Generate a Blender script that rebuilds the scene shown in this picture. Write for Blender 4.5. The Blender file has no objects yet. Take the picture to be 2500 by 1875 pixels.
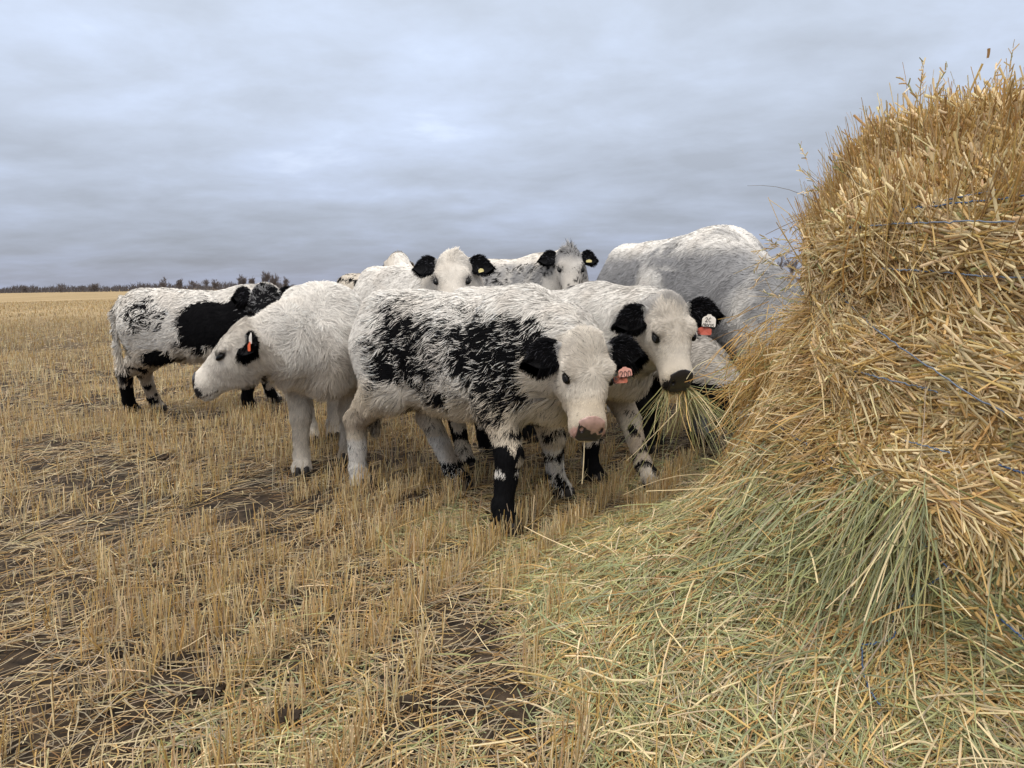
import bpy, math, random
import numpy as np
from mathutils import Vector, Matrix

# ------------------------------------------------------------------ camera, world, sun, exposure
S = bpy.context.scene
CAM_H = 1.15
PITCH, ROLL = math.radians(8.06), math.radians(-0.82)
FPX = 1733.0                                   # focal length in pixels of the 2500 px wide photograph
cam_d = bpy.data.cameras.new('camera'); cam = bpy.data.objects.new('camera', cam_d)
S.collection.objects.link(cam); S.camera = cam
cam_d.sensor_width = 36.0; cam_d.lens = 36.0 * FPX / 2500.0
cam_d.clip_start = 0.05; cam_d.clip_end = 20000
cam.matrix_world = Matrix.Translation((0, 0, CAM_H)) @ Matrix.Rotation(math.pi/2 - PITCH, 4, 'X') @ Matrix.Rotation(ROLL, 4, 'Z')
S.render.resolution_x, S.render.resolution_y = 1024, 768

W = bpy.data.worlds.new("World"); S.world = W; W.use_nodes = True
SUN_EL, SUN_AZ = math.radians(58), math.radians(-35)   # azimuth from +Y towards +X
def build_world():
    nt = W.node_tree; N = nt.nodes; L = nt.links; N.clear()
    out = N.new('ShaderNodeOutputWorld')
    tc = N.new('ShaderNodeTexCoord')
    sep = N.new('ShaderNodeSeparateXYZ'); L.new(tc.outputs['Generated'], sep.inputs[0])
    def math_(op, a, b=None, c=None):
        n = N.new('ShaderNodeMath'); n.operation = op
        for i, v in enumerate((a, b, c)):
            if v is None: continue
            if isinstance(v, (int, float)): n.inputs[i].default_value = v
            else: L.new(v, n.inputs[i])
        return n.outputs[0]
    z = math_('MAXIMUM', sep.outputs[2], 0.0)
    den = math_('ADD', z, 0.17)
    cx = math_('DIVIDE', sep.outputs[0], den); cy = math_('DIVIDE', sep.outputs[1], den)
    cmb = N.new('ShaderNodeCombineXYZ'); L.new(cx, cmb.inputs[0]); L.new(cy, cmb.inputs[1])
    def noise(scale, detail, rough, off, dist=0.0):
        mp = N.new('ShaderNodeMapping'); mp.inputs['Location'].default_value = off
        mp.inputs['Rotation'].default_value = (0, 0, 0.25)
        mp.inputs['Scale'].default_value = (0.85, 1.0, 1)
        L.new(cmb.outputs[0], mp.inputs[0])
        n = N.new('ShaderNodeTexNoise'); n.inputs['Scale'].default_value = scale
        n.inputs['Detail'].default_value = detail; n.inputs['Roughness'].default_value = rough
        n.inputs['Distortion'].default_value = dist
        L.new(mp.outputs[0], n.inputs['Vector']); return n.outputs[0]
    n1 = noise(0.75, 6, 0.55, (3.1, 1.7, 0), 0.2)
    n2 = noise(2.4, 7, 0.58, (9.3, 4.2, 0), 0.2)
    mix = math_('ADD', math_('MULTIPLY', n1, 0.62), math_('MULTIPLY', n2, 0.38))
    # horizon is a darker slate band, cloud colour above it
    rampc = N.new('ShaderNodeValToRGB'); L.new(mix, rampc.inputs[0])
    e = rampc.color_ramp.elements
    e[0].position = 0.37; e[0].color = (0.385, 0.422, 0.490, 1)
    e[1].position = 0.67; e[1].color = (0.64, 0.725, .89, 1)
    m = rampc.color_ramp.elements.new(0.50); m.color = (0.465, 0.520, 0.625, 1)
    m = rampc.color_ramp.elements.new(0.60); m.color = (0.53, 0.605, 0.76, 1)
    ramph = N.new('ShaderNodeValToRGB'); L.new(z, ramph.inputs[0])
    e = ramph.color_ramp.elements
    e[0].position = 0.0; e[0].color = (0.56, 0.55, 0.59, 1)
    e[1].position = 1.0; e[1].color = (3.5, 2.95, 2.3, 1)
    for p, c in ((0.035, (0.56, 0.55, 0.57, 1)), (0.10, (0.76, 0.755, 0.77, 1)), (0.20, (0.95, 0.95, 0.95, 1)), (0.36, (1.02, 1.02, 1.0, 1)), (0.50, (2.0, 1.78, 1.5, 1))):
        m = ramph.color_ramp.elements.new(p); m.color = c
    mul = N.new('ShaderNodeMixRGB'); mul.blend_type = 'MULTIPLY'; mul.inputs[0].default_value = 1
    L.new(rampc.outputs[0], mul.inputs[1]); L.new(ramph.outputs[0], mul.inputs[2])
    bgc = N.new('ShaderNodeBackground'); L.new(mul.outputs[0], bgc.inputs[0]); bgc.inputs[1].default_value = 1.0
    sky = N.new('ShaderNodeTexSky'); sky.sky_type = 'NISHITA'; sky.sun_disc = False
    sky.sun_elevation = SUN_EL; sky.sun_rotation = SUN_AZ
    bgs = N.new('ShaderNodeBackground'); L.new(sky.outputs[0], bgs.inputs[0]); bgs.inputs[1].default_value = 0.08
    ms = N.new('ShaderNodeMixShader'); ms.inputs[0].default_value = 0.93      # cloud cover
    L.new(bgs.outputs[0], ms.inputs[1]); L.new(bgc.outputs[0], ms.inputs[2]); L.new(ms.outputs[0], out.inputs[0])
build_world()
sun_d = bpy.data.lights.new('sun', 'SUN'); sun_d.energy = 1.1; sun_d.angle = math.radians(25); sun_d.color = (1.0, 0.95, 0.88)
sun = bpy.data.objects.new('sun', sun_d); S.collection.objects.link(sun)
sd = Vector((math.sin(SUN_AZ)*math.cos(SUN_EL), -math.cos(SUN_AZ)*math.cos(SUN_EL), math.sin(SUN_EL)))  # behind the camera, high
sun.rotation_euler = sd.to_track_quat('Z', 'Y').to_euler()
S.view_settings.view_transform = 'Standard'; S.view_settings.look = 'None'
S.view_settings.exposure = 0.45; S.view_settings.gamma = 1.0

# ------------------------------------------------------------------ helpers
MW = np.array(cam.matrix_world)
R_, U_, F_ = MW[:3, 0], MW[:3, 1], -MW[:3, 2]
CAM = np.array([0, 0, CAM_H])
def ray(px, py):
    return F_ + (px - 1250) / FPX * R_ + (937.5 - py) / FPX * U_
def at(px, py, t):                     # point at depth t along the view axis
    return CAM + ray(px, py) * t
def on_ground(px, py, z=0.0):
    d = ray(px, py); return CAM + d * ((z - CAM_H) / d[2])

rng = np.random.default_rng(7)
_perm = np.random.default_rng(3).random((64, 64, 64)).astype(np.float32)
def noise3(p, scale=1.0, seed=0):
    p = np.asarray(p, dtype=np.float32) * scale + seed * 17.31
    i = np.floor(p).astype(np.int64); f = p - i; f = f * f * (3 - 2 * f)
    i &= 63; j = (i + 1) & 63
    x0, y0, z0 = i[..., 0], i[..., 1], i[..., 2]; x1, y1, z1 = j[..., 0], j[..., 1], j[..., 2]
    fx, fy, fz = f[..., 0], f[..., 1], f[..., 2]
    P = _perm
    a = P[x0, y0, z0] * (1-fx) + P[x1, y0, z0] * fx
    b = P[x0, y1, z0] * (1-fx) + P[x1, y1, z0] * fx
    c = P[x0, y0, z1] * (1-fx) + P[x1, y0, z1] * fx
    d = P[x0, y1, z1] * (1-fx) + P[x1, y1, z1] * fx
    return (a * (1-fy) + b * fy) * (1-fz) + (c * (1-fy) + d * fy) * fz
def fbm(p, scale, seed=0, oct=3):
    s = 0; a = 1; t = 0
    for k in range(oct):
        s = s + a * noise3(p, scale * 2**k, seed + k); t += a; a *= .5
    return s / t
def nrm(v):
    return v / np.maximum(np.linalg.norm(v, axis=-1, keepdims=True), 1e-9)
def sst(x, a, b):
    t = np.clip((x - a) / (b - a), 0, 1); return t * t * (3 - 2 * t)

def link(name, data, parent=None):
    o = bpy.data.objects.new(name, data); S.collection.objects.link(o)
    if parent is not None: o.parent = parent
    return o
def tag(o, label=None, cat=None, group=None, kind=None):
    if label: o['label'] = label
    if cat: o['category'] = cat
    if group: o['group'] = group
    if kind: o['kind'] = kind
    return o
def mesh_np(name, verts, faces, mat, parent=None, col=None, smooth=True, nattr=None, matidx=None):
    """faces: (n,4) or (n,3) int array, or list of such"""
    me = bpy.data.meshes.new(name)
    if not isinstance(faces, (list, tuple)): faces = [faces]
    faces = [np.asarray(f, dtype=np.int32) for f in faces if len(f)]
    nl = sum(f.size for f in faces); npoly = sum(len(f) for f in faces)
    verts = np.asarray(verts, dtype=np.float32)
    me.vertices.add(len(verts)); me.vertices.foreach_set('co', verts.ravel())
    me.loops.add(nl); me.loops.foreach_set('vertex_index', np.concatenate([f.ravel() for f in faces]))
    me.polygons.add(npoly)
    tot = np.concatenate([np.full(len(f), f.shape[1], dtype=np.int32) for f in faces])
    st = np.concatenate([[0], np.cumsum(tot)[:-1]]).astype(np.int32)
    me.polygons.foreach_set('loop_start', st); me.polygons.foreach_set('loop_total', tot)
    me.polygons.foreach_set('use_smooth', np.full(npoly, smooth, dtype=bool))
    if matidx is not None: me.polygons.foreach_set('material_index', np.asarray(matidx, dtype=np.int32))
    me.update(calc_edges=True)
    if col is not None:
        a = me.attributes.new('col', 'FLOAT_COLOR', 'POINT')
        c = np.ones((len(verts), 4), dtype=np.float32); c[:, :3] = col
        a.data.foreach_set('color', c.ravel())
    if nattr is not None:
        a = me.attributes.new('nrm', 'FLOAT_VECTOR', 'POINT')
        a.data.foreach_set('vector', np.asarray(nattr, dtype=np.float32).ravel())
    for m in (mat if isinstance(mat, (list, tuple)) else [mat]): me.materials.append(m)
    return link(name, me, parent)

def mat_basic(name, color=(.5, .5, .5), rough=.6, spec=.3):
    m = bpy.data.materials.new(name); m.use_nodes = True
    b = m.node_tree.nodes['Principled BSDF']
    b.inputs['Base Color'].default_value = (*color, 1); b.inputs['Roughness'].default_value = rough
    b.inputs['Specular IOR Level'].default_value = spec
    return m, b
def mat_attr(name, rough=.7, spec=.2, translucent=0.0, use_nrm=False, noise=0.0):
    m, b = mat_basic(name, rough=rough, spec=spec)
    nt = m.node_tree; N = nt.nodes; L = nt.links
    a = N.new('ShaderNodeAttribute'); a.attribute_name = 'col'
    L.new(a.outputs['Color'], b.inputs['Base Color'])
    nout = None
    if use_nrm:
        n = N.new('ShaderNodeAttribute'); n.attribute_name = 'nrm'
        v = N.new('ShaderNodeVectorTransform'); v.vector_type = 'NORMAL'; v.convert_from = 'OBJECT'; v.convert_to = 'WORLD'
        L.new(n.outputs['Vector'], v.inputs[0])
        nn = N.new('ShaderNodeVectorMath'); nn.operation = 'NORMALIZE'; L.new(v.outputs[0], nn.inputs[0])
        L.new(nn.outputs[0], b.inputs['Normal']); nout = nn.outputs[0]
    if translucent > 0:
        t = N.new('ShaderNodeBsdfTranslucent'); L.new(a.outputs['Color'], t.inputs[0])
        mx = N.new('ShaderNodeMixShader'); mx.inputs[0].default_value = translucent
        L.new(b.outputs[0], mx.inputs[1]); L.new(t.outputs[0], mx.inputs[2])
        L.new(mx.outputs[0], N['Material Output'].inputs[0])
    return m
M_FUR = mat_attr('fur', rough=.75, spec=.05, translucent=.0, use_nrm=True)
M_SKIN = mat_attr('hide', rough=.8, spec=.1)
M_STRAW = mat_attr('straw', rough=.5, spec=.3, translucent=.18)
M_BARK = mat_attr('bark', rough=.9, spec=.1)

# ------------------------------------------------------------------ strips (hairs, straws)
def strips(P, Wv, tip=0.25, tent=None):
    """P (n,k,3) centre lines, Wv (n,3) or (n,k,3) half-width vectors; returns verts, quads. tent: raise of the middle line (n,3)."""
    n, k, _ = P.shape
    if Wv.ndim == 2: Wv = Wv[:, None, :] * np.linspace(1, tip, k)[None, :, None]
    if tent is None:
        V = np.stack([P - Wv, P + Wv], axis=2).reshape(-1, 3); c = 2
    else:
        if tent.ndim == 2: tent = tent[:, None, :] * np.linspace(1, tip, k)[None, :, None]
        V = np.stack([P - Wv, P + tent, P + Wv], axis=2).reshape(-1, 3); c = 3
    base = (np.arange(n) * k * c)[:, None, None]
    s = (np.arange(k - 1) * c)[None, :, None]; j = np.arange(c - 1)[None, None, :]
    a = base + s + j
    Q = np.stack([a, a + 1, a + 1 + c, a + c], axis=-1).reshape(-1, 4)
    return V.astype(np.float32), Q.astype(np.int32), k * c

# ------------------------------------------------------------------ implicit surfaces
def smin(a, b, k):
    h = np.clip(.5 + .5 * (b - a) / k, 0, 1)
    return b + (a - b) * h - k * h * (1 - h)
def cone(P, a, b, ra, rb, flat=None):
    a = np.asarray(a, np.float32); b = np.asarray(b, np.float32); ab = b - a
    h = np.clip(((P - a) @ ab) / max(float(ab @ ab), 1e-9), 0, 1)
    d = P - a - h[..., None] * ab
    if flat is not None: d = d * np.asarray(flat, np.float32)
    return np.sqrt((d * d).sum(-1)) - (ra + (rb - ra) * h)
def ellip(P, c, r, Rm=None):
    q = P - np.asarray(c, np.float32)
    if Rm is not None: q = q @ np.asarray(Rm, np.float32)
    r = np.asarray(r, np.float32)
    k0 = np.sqrt(((q / r) ** 2).sum(-1)); k1 = np.sqrt(((q / r**2) ** 2).sum(-1))
    return k0 * (k0 - 1) / np.maximum(k1, 1e-6)
def smooth_tab(st):
    st = np.array(st, dtype=np.float64); x = np.linspace(st[0, 0], st[-1, 0], 160)
    out = [x]
    for c in range(1, st.shape[1]):
        y = np.interp(x, st[:, 0], st[:, c])
        yp = np.concatenate([[y[0]] * 6, y, [y[-1]] * 6])
        y = np.convolve(yp, np.hanning(13) / np.hanning(13).sum(), 'same')[6:-6]
        out.append(y)
    return out
def loft(X, Y, Z, tab, p=2.3, skew=0.0):
    """X along, Y side, Z up; tab: x, top, bottom, halfwidth"""
    xs, top, bot, hw = tab
    t = np.interp(X, xs, top); b = np.interp(X, xs, bot); w = np.interp(X, xs, hw)
    zc = (t + b) / 2; h = (t - b) / 2
    v = (Z - zc) / h
    if skew: w = w * (1 + skew * np.clip(v, -1, 1))
    r = (np.abs(Y / w) ** p + np.abs(v) ** p + 1e-9) ** (1 / p)
    d = (r - 1) * np.minimum(w, h)
    dx = np.maximum(np.maximum(xs[0] - X, X - xs[-1]), 0)
    return np.where(dx > 0, np.sqrt(np.maximum(d, 0)**2 + dx**2), d)

def surface_nets(f, lo, hi, h):
    n = [int(math.ceil((hi[i] - lo[i]) / h)) + 1 for i in range(3)]
    ax = [lo[i] + h * np.arange(n[i], dtype=np.float32) for i in range(3)]
    G = np.stack(np.meshgrid(*ax, indexing='ij'), -1).astype(np.float32)
    D = f(G).astype(np.float32)
    s = D < 0
    cells = np.zeros([k - 1 for k in n], dtype=np.int8)
    cnt = sum(s[i:n[0]-1+i, j:n[1]-1+j, k:n[2]-1+k].astype(np.int8) for i in (0, 1) for j in (0, 1) for k in (0, 1))
    act = (cnt > 0) & (cnt < 8)
    I = np.argwhere(act); idx = -np.ones(act.shape, dtype=np.int64); idx[act] = np.arange(len(I))
    acc = np.zeros((len(I), 3)); c = np.zeros(len(I))
    corners = [(0,0,0),(1,0,0),(0,1,0),(1,1,0),(0,0,1),(1,0,1),(0,1,1),(1,1,1)]
    for a in range(8):
        for b in range(a + 1, 8):
            ca, cb = np.array(corners[a]), np.array(corners[b])
            if abs(ca - cb).sum() != 1: continue
            A = D[tuple((I + ca).T)]; B = D[tuple((I + cb).T)]
            m = (A < 0) != (B < 0)
            t = np.where(m, A / np.where(m, A - B, 1), 0)
            acc += np.where(m[:, None], ca + t[:, None] * (cb - ca), 0); c += m
    V = np.array(lo) + (I + acc / c[:, None]) * h
    F = []
    for d in range(3):
        e = [0, 0, 0]; e[d] = 1
        u, v = (d + 1) % 3, (d + 2) % 3
        sl0 = tuple(slice(0, n[k] - e[k]) for k in range(3)); sl1 = tuple(slice(e[k], n[k]) for k in range(3))
        ch = s[sl0] != s[sl1]
        E = np.argwhere(ch); ins = s[sl0][ch]
        ok = (E[:, u] > 0) & (E[:, v] > 0) & (E[:, u] < n[u] - 1) & (E[:, v] < n[v] - 1)
        E = E[ok]; ins = ins[ok]
        def cid(du, dv):
            q = E.copy(); q[:, u] -= du; q[:, v] -= dv; return idx[tuple(q.T)]
        q = np.stack([cid(1, 1), cid(0, 1), cid(0, 0), cid(1, 0)], 1)
        q[~ins] = q[~ins][:, ::-1]
        F.append(q)
    return V.astype(np.float32), np.concatenate(F).astype(np.int32)
def relax(V, F, it=2, lam=.5):
    for _ in range(it):
        acc = np.zeros_like(V, dtype=np.float64); c = np.zeros(len(V))
        for i in range(4):
            for j in ((i + 1) % 4, (i - 1) % 4):
                np.add.at(acc, F[:, i], V[F[:, j]]); np.add.at(c, F[:, i], 1)
        V = V + lam * (acc / np.maximum(c, 1)[:, None] - V)
    return V.astype(np.float32)
def grad(f, P, e=.004):
    g = np.stack([f(P + np.eye(3, dtype=np.float32)[i] * e) - f(P - np.eye(3, dtype=np.float32)[i] * e) for i in range(3)], -1)
    return nrm(g)
def sample_faces(V, F, n, rg, weight=None):
    A, B, C, D = (V[F[:, i]] for i in range(4))
    ar = .5 * np.linalg.norm(np.cross(C - A, D - B), axis=1)
    if weight is not None: ar = ar * weight
    ar = ar / ar.sum()
    i = rg.choice(len(F), size=n, p=ar)
    u = rg.random((n, 1)); v = rg.random((n, 1))
    return ((A[i] * (1-u) + B[i] * u) * (1-v) + (D[i] * (1-u) + C[i] * u) * v).astype(np.float32)

# ------------------------------------------------------------------ cattle
TORSO = smooth_tab([(-.62,.93,.80,.05),(-.585,.985,.70,.13),(-.53,1.02,.62,.18),(-.42,1.06,.56,.225),(-.28,1.07,.51,.245),(-.10,1.05,.47,.265),(.10,1.04,.45,.27),
                    (.28,1.055,.46,.25),(.40,1.04,.50,.215),(.50,.98,.56,.165),(.57,.90,.64,.11),(.61,.82,.72,.04)])
HEAD = smooth_tab([(-.05,-.02,-.11,.060),(-.02,.012,-.17,.092),(.05,.035,-.212,.109),(.11,.038,-.232,.116),(.165,.026,-.228,.114),(.21,.012,-.208,.097),(.26,.002,-.186,.080),
                   (.31,-.006,-.174,.077),(.345,-.009,-.170,.082),(.370,-.020,-.164,.082),(.392,-.045,-.155,.076),(.408,-.075,-.138,.050),(.415,-.095,-.125,.030)])
CREAM = np.array([.70, .60, .46]); WHITE = np.array([.87, .85, .81]); BLACK = np.array([.007, .007, .008]); GREY = np.array([.20, .205, .22])

class Cow:
    def __init__(s, name, label, cat, center, yaw, scale, poll, u, w, feet=None, color=None, res=.012, hairs=60000, hlen=.035, hwid=.0022, seed=1,
                 headscale=None, tail=True, earcol=BLACK, group='cattle standing around the hay bale', nose='black', eartilt=(0, 0), tuft=0.0, hump=0.0, belly=0.0, tags=None, roan=.8, earw=None, legr=1.0, neckr=1.0):
        s.__dict__.update(locals()); del s.__dict__['s']
        s.sc = scale; s.hs = headscale or scale
        s.rg = np.random.default_rng(seed)
        ca, sa = math.cos(yaw), math.sin(yaw)
        s.Rw = np.array([[ca, -sa, 0], [sa, ca, 0], [0, 0, 1]])      # local -> world
        s.org = np.array([center[0], center[1], 0.0])
        s.pollL = (np.asarray(poll) - s.org) @ s.Rw / s.sc            # local coordinates divided by scale
        u = nrm(np.asarray(u, float)); w = np.asarray(w, float); w = nrm(w - u * (w @ u)); v = np.cross(w, u)
        s.HU, s.HW, s.HV = u @ s.Rw, w @ s.Rw, v @ s.Rw
        s.hk = s.hs / s.sc
        # legs in scaled local coordinates
        F = {'FL': (.36, .14), 'FR': (.36, -.14), 'HL': (-.45, .15), 'HR': (-.45, -.15)}
        s.legs = []
        for k, (fx, fy) in F.items():
            if feet and k in feet and feet[k] is not None:
                q = (np.array([feet[k][0], feet[k][1], 0]) - s.org) @ s.Rw / s.sc; tx, ty = q[0], q[1]
            else: tx, ty = fx + s.rg.uniform(-.04, .04), fy
            dx, dy = tx - fx, ty - fy; sg = 1 if fy > 0 else -1
            if k[0] == 'F':
                pts = [((.38, .12*sg, .74), .13), ((.31 + .1*dx, .155*sg + .1*dy, .58), .098), ((.37 + .5*dx, .14*sg + .5*dy, .335), .060),
                       ((.355 + .9*dx, .14*sg + .9*dy, .12), .043), ((.375 + dx, .14*sg + dy, .055), .050), ((.385 + dx, .14*sg + dy, .02), .052)]
            else:
                pts = [((-.42, .12*sg, .78), .17), ((-.33 + .15*dx, .165*sg + .1*dy, .60), .125), ((-.53 + .55*dx, .15*sg + .55*dy, .385), .060),
                       ((-.475 + .92*dx, .15*sg + .92*dy, .12), .044), ((-.45 + dx, .15*sg + dy, .055), .050), ((-.44 + dx, .15*sg + dy, .02), .052)]
            s.legs.append((k, pts))
        s.build()
    def headspace(s, P):
        q = P - s.pollL.astype(np.float32)
        return np.stack([q @ s.HU.astype(np.float32), q @ s.HV.astype(np.float32), q @ s.HW.astype(np.float32)], -1) / s.hk
    def hp(s, t, v, w):            # head coordinates -> scaled local
        return s.pollL + s.hk * (t * s.HU + v * s.HV + w * s.HW)
    def sdf_head(s, Q):
        d = loft(Q[..., 0], Q[..., 1], Q[..., 2], HEAD, p=2.25, skew=.10)
        d = smin(d, ellip(Q, (.130, .084, .008), (.040, .028, .018)), .03)     # brow
        d = smin(d, ellip(Q, (.130, -.084, .008), (.040, .028, .018)), .03)
        d = smin(d, ellip(Q, (.12, 0, -.15), (.11, .090, .085)), .03)           # jaw
        d = smin(d, ellip(Q, (.365, 0, -.140), (.050, .056, .030)), .02)        # chin
        d = smin(d, ellip(Q, (.02, 0, .0), (.06, .07, .035)), .04)              # poll
        return d
    def sdf(s, P):
        X, Y, Z = P[..., 0], P[..., 1], P[..., 2]
        Zt = Z
        if s.hump: Zt = Z - s.hump * np.exp(-((X - .18) / .33)**2) * sst(Z, .6, .95)
        Zb = Zt + s.belly * np.exp(-((X + .05) / .3)**2) * sst(-Z, -.8, -.5)
        d = loft(X, Y, Zb, TORSO, p=2.25, skew=-.08)
        for sg in (1, -1):
            d = smin(d, ellip(P, (-.43, .12*sg, .76), (.17, .115, .25)), .08)
            d = smin(d, ellip(P, (.34, .145*sg, .76), (.15, .10, .26)), .08)
            d = smin(d, ellip(P, (-.44, .10*sg, .985), (.08, .07, .06)), .08)
        d = smin(d, ellip(P, (.53, 0, .62), (.11, .10, .15)), .08)
        for k, pts in s.legs:
            l = None
            for (a, ra), (b, rb) in zip(pts[:-1], pts[1:]):
                c = cone(P, a, b, ra * s.legr, rb * s.legr); l = c if l is None else smin(l, c, .03)
            d = smin(d, l, .07)
        pb, pj = s.hp(.0, 0, -.06), s.hp(.07, 0, -.12)
        mid = (np.array([.50, 0, .90]) * .5 + pb * .5); mid2 = (np.array([.54, 0, .72]) * .5 + pj * .5)
        nr = s.neckr
        n1 = smin(cone(P, (.36, 0, .90), mid, .17*nr, .125*nr), cone(P, mid, pb, .125*nr, .088 * s.hk), .05)
        n2 = smin(cone(P, (.44, 0, .72), mid2, .19*nr, .14*nr), cone(P, mid2, pj, .14*nr, .095 * s.hk), .05)
        d = smin(d, smin(n1, n2, .10), .10)
        Q = s.headspace(P)
        dh = s.sdf_head(Q) * s.hk
        d = smin(d, dh, .035)
        # nostrils
        for sg in (1, -1):
            d = np.maximum(d, -ellip(Q, (.388, .043*sg, -.050), (.016, .010, .014)) * s.hk)
            d = np.maximum(d, -ellip(Q, (.168, .110*sg, -.012), (.023, .015, .017)) * s.hk)
        if s.tail:
            T = [((-.59, 0, .98), .035), ((-.66, 0, .88), .028), ((-.665, .0, .62), .022), ((-.65, .01, .42), .024), ((-.64, .01, .33), .012)]
            for (a, ra), (b, rb) in zip(T[:-1], T[1:]): d = smin(d, cone(P, a, b, ra, rb), .02)
        return d
    def build(s):
        root = link('cow' if s.cat == 'cow' else 'calf', None); s.root = root
        root.location = s.org; root.rotation_euler = (0, 0, s.yaw)
        tag(root, s.label, s.cat, s.group)
        lo = np.array([-.75, -.5, -.01]); hi = np.array([.75, .5, 1.2])
        hpts = np.array([s.hp(t, v, w) for t in (-.1, .5) for v in (-.17, .17) for w in (-.26, .1)])
        fp = np.array([p for k, pts in s.legs for p, r in pts])
        lo = np.minimum(lo, np.minimum(hpts.min(0), fp.min(0) - .1)) - .02; hi = np.maximum(hi, np.maximum(hpts.max(0), fp.max(0) + .1)) + .02
        lo[2] = -.06
        V, F = surface_nets(s.sdf, lo, hi, s.res)
        V = relax(V, F, 2)
        cl = s.colors(V, hair=False)
        body = mesh_np('body', V * s.sc, F, M_SKIN, root, col=cl)
        s.body = body
        s.fur(V, F, body)
        s.ears(root); s.eyes(root); s.nosepad(root); s.hooves(root)
    # ---- colour
    def colors(s, P, hair=True):
        n = len(P)
        Q = s.headspace(P)
        black, tint, grey = s.color(s, P, Q)           # black probability 0..1, cream tint 0..1, grey 0..1
        lock = noise3(P, 26, 5); lock2 = noise3(P * np.array([.42, 1, 1]), 74, 8)
        r = s.rg.random(n) if hair else np.full(n, .5)
        b = (black + (lock - .5) * .45 * (black > .02) * (black < .98) + (lock2 - .5) * .75 * (black > .02) * (black < .98)) > (.5 + (r - .5) * s.roan * (black < .97))
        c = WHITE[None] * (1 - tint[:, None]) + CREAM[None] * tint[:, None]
        dirt = sst(fbm(P, 5, 77), .50, .68) * (.18 + .62 * sst(-P[:, 2], -.6, -.25)) + .55 * np.exp(-((P[:, 2] - .33) / .035)**2) * (P[:, 0] > .2) * (Q[:, 0] > .8)
        c = c * (1 - dirt[:, None]) + np.array([.42, .33, .24])[None] * dirt[:, None]
        c = c * (1 - grey[:, None]) + GREY[None] * grey[:, None]
        c = np.where(b[:, None], BLACK[None], c)
        val = .86 + .20 * lock + .16 * (lock2 - .5) + (.30 * (r - .5) if hair else -.16)
        c = c * np.where(b, 1, val)[:, None]
        if s.earcol is not None:
            for sg in (1, -1):                           # dark rim around the eye
                e = np.linalg.norm((Q - np.array([.168, .108*sg, -.014])) * np.array([.78, .9, 1.3]), axis=1)
                c = np.where((e < .0262)[:, None], np.array([.05, .045, .045]), c)
        mz = (Q[:, 0] > .355) & (Q[:, 2] > -.105) & (np.abs(Q[:, 1]) < .09)
        if s.nose == 'black':
            e = mz & (Q[:, 0] + noise3(P, 70, 3) * .03 > .385)
            c = np.where(e[:, None], np.array([.03, .028, .03]), c)
        else:
            c = np.where((mz & (Q[:, 0] > .375))[:, None], np.array([.66, .42, .36]), c)
        mouth = (np.abs(Q[:, 2] + .112 - .25 * (Q[:, 0] - .40)) < .0045) & (Q[:, 0] > .30) & (Q[:, 0] < .5) & (np.abs(Q[:, 1]) < .1)
        c = np.where(mouth[:, None], np.array([.10, .07, .06]), c)
        hoof = (P[:, 2] < .05) & (Q[:, 0] < 2)
        c = np.where(hoof[:, None], np.array([.03, .025, .02]), c)
        return c
    def flow(s, P, Nn, Q):
        n = len(P)
        d = np.tile(np.array([-1.0, 0, -.55]), (n, 1))
        low = sst(-P[:, 2], -.55, -.42)[:, None]
        d = d * (1 - low) + np.array([-.1, 0, -1.0]) * low
        side = nrm(np.array([0, 1.0, 0])[None] * np.sign(P[:, 1:2])); d = d + .35 * side * (1 - low)
        # head: radiate from a whorl between the eyes, then curl
        ish = (sst(Q[:, 0], -.09, -.02) * sst(-Q[:, 0], -.60, -.50) * (np.abs(Q[:, 1]) < .2) * (Q[:, 2] > -.26))[:, None]
        wh = s.hp(.145, 0, .03)
        rad = nrm(P - wh)
        fwd = s.HU * .6
        hd = rad + fwd * sst(Q[:, 0], .16, .25)[:, None] + (-s.HW * .5) * (np.abs(Q[:, 1:2]) > .07)
        # poll tuft whorl
        d = d * (1 - ish) + hd * ish
        amp = .95 * (1 - low) * (1 - ish) + .35 * low + .85 * ish
        sc = 15.0
        nv = np.stack([noise3(P, sc, 21), noise3(P, sc, 22), noise3(P, sc, 23)], -1) - .5
        nv2 = np.stack([noise3(P, 38, 24), noise3(P, 38, 25), noise3(P, 38, 26)], -1) - .5
        d = nrm(d) + (nv * 2.4 + nv2 * 1.6) * amp * .55 + s.rg.normal(0, .16, (n, 3))
        d = d - Nn * (d * Nn).sum(1, keepdims=True)
        return nrm(d), ish[:, 0], low[:, 0]
    def fur(s, V, F, parent):
        Pc = s.rg
        cen = V[F].mean(1); Qc = s.headspace(cen)
        ish = (Qc[:, 0] > -.05) & (Qc[:, 0] < .5) & (np.abs(Qc[:, 1]) < .17) & (Qc[:, 2] > -.25)
        wgt = np.where(ish, 2.2, 1.0) * (cen[:, 2] > .035) * np.where(cen[:, 2] < .45, 1.25, 1)
        P = sample_faces(V, F, s.hairs, s.rg, wgt)
        Q = s.headspace(P)
        keep = ~((Q[:, 0] > .346 + 5 * Q[:, 1]**2) & (np.abs(Q[:, 1]) < .058) & (Q[:, 2] > -.102))
        for sg in (1, -1):
            keep &= np.linalg.norm((Q - np.array([.168, .108*sg, -.014])) * np.array([.80, .9, 1.5]), axis=1) > .0215
        P, Q = P[keep], Q[keep]
        Nn = grad(s.sdf, P)
        d, ish, low = s.flow(P, Nn, Q)
        n = len(P)
        L = s.hlen * (1 - .42 * ish - .40 * low) * (.7 + .6 * s.rg.random(n))
        L = L * (1 - .55 * sst(Q[:, 0], .18, .30) * ish)
        for sg in (1, -1):
            L = L * (.25 + .75 * sst(np.linalg.norm(Q - np.array([.168, .108*sg, -.014]), axis=1), .022, .060))
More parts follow.
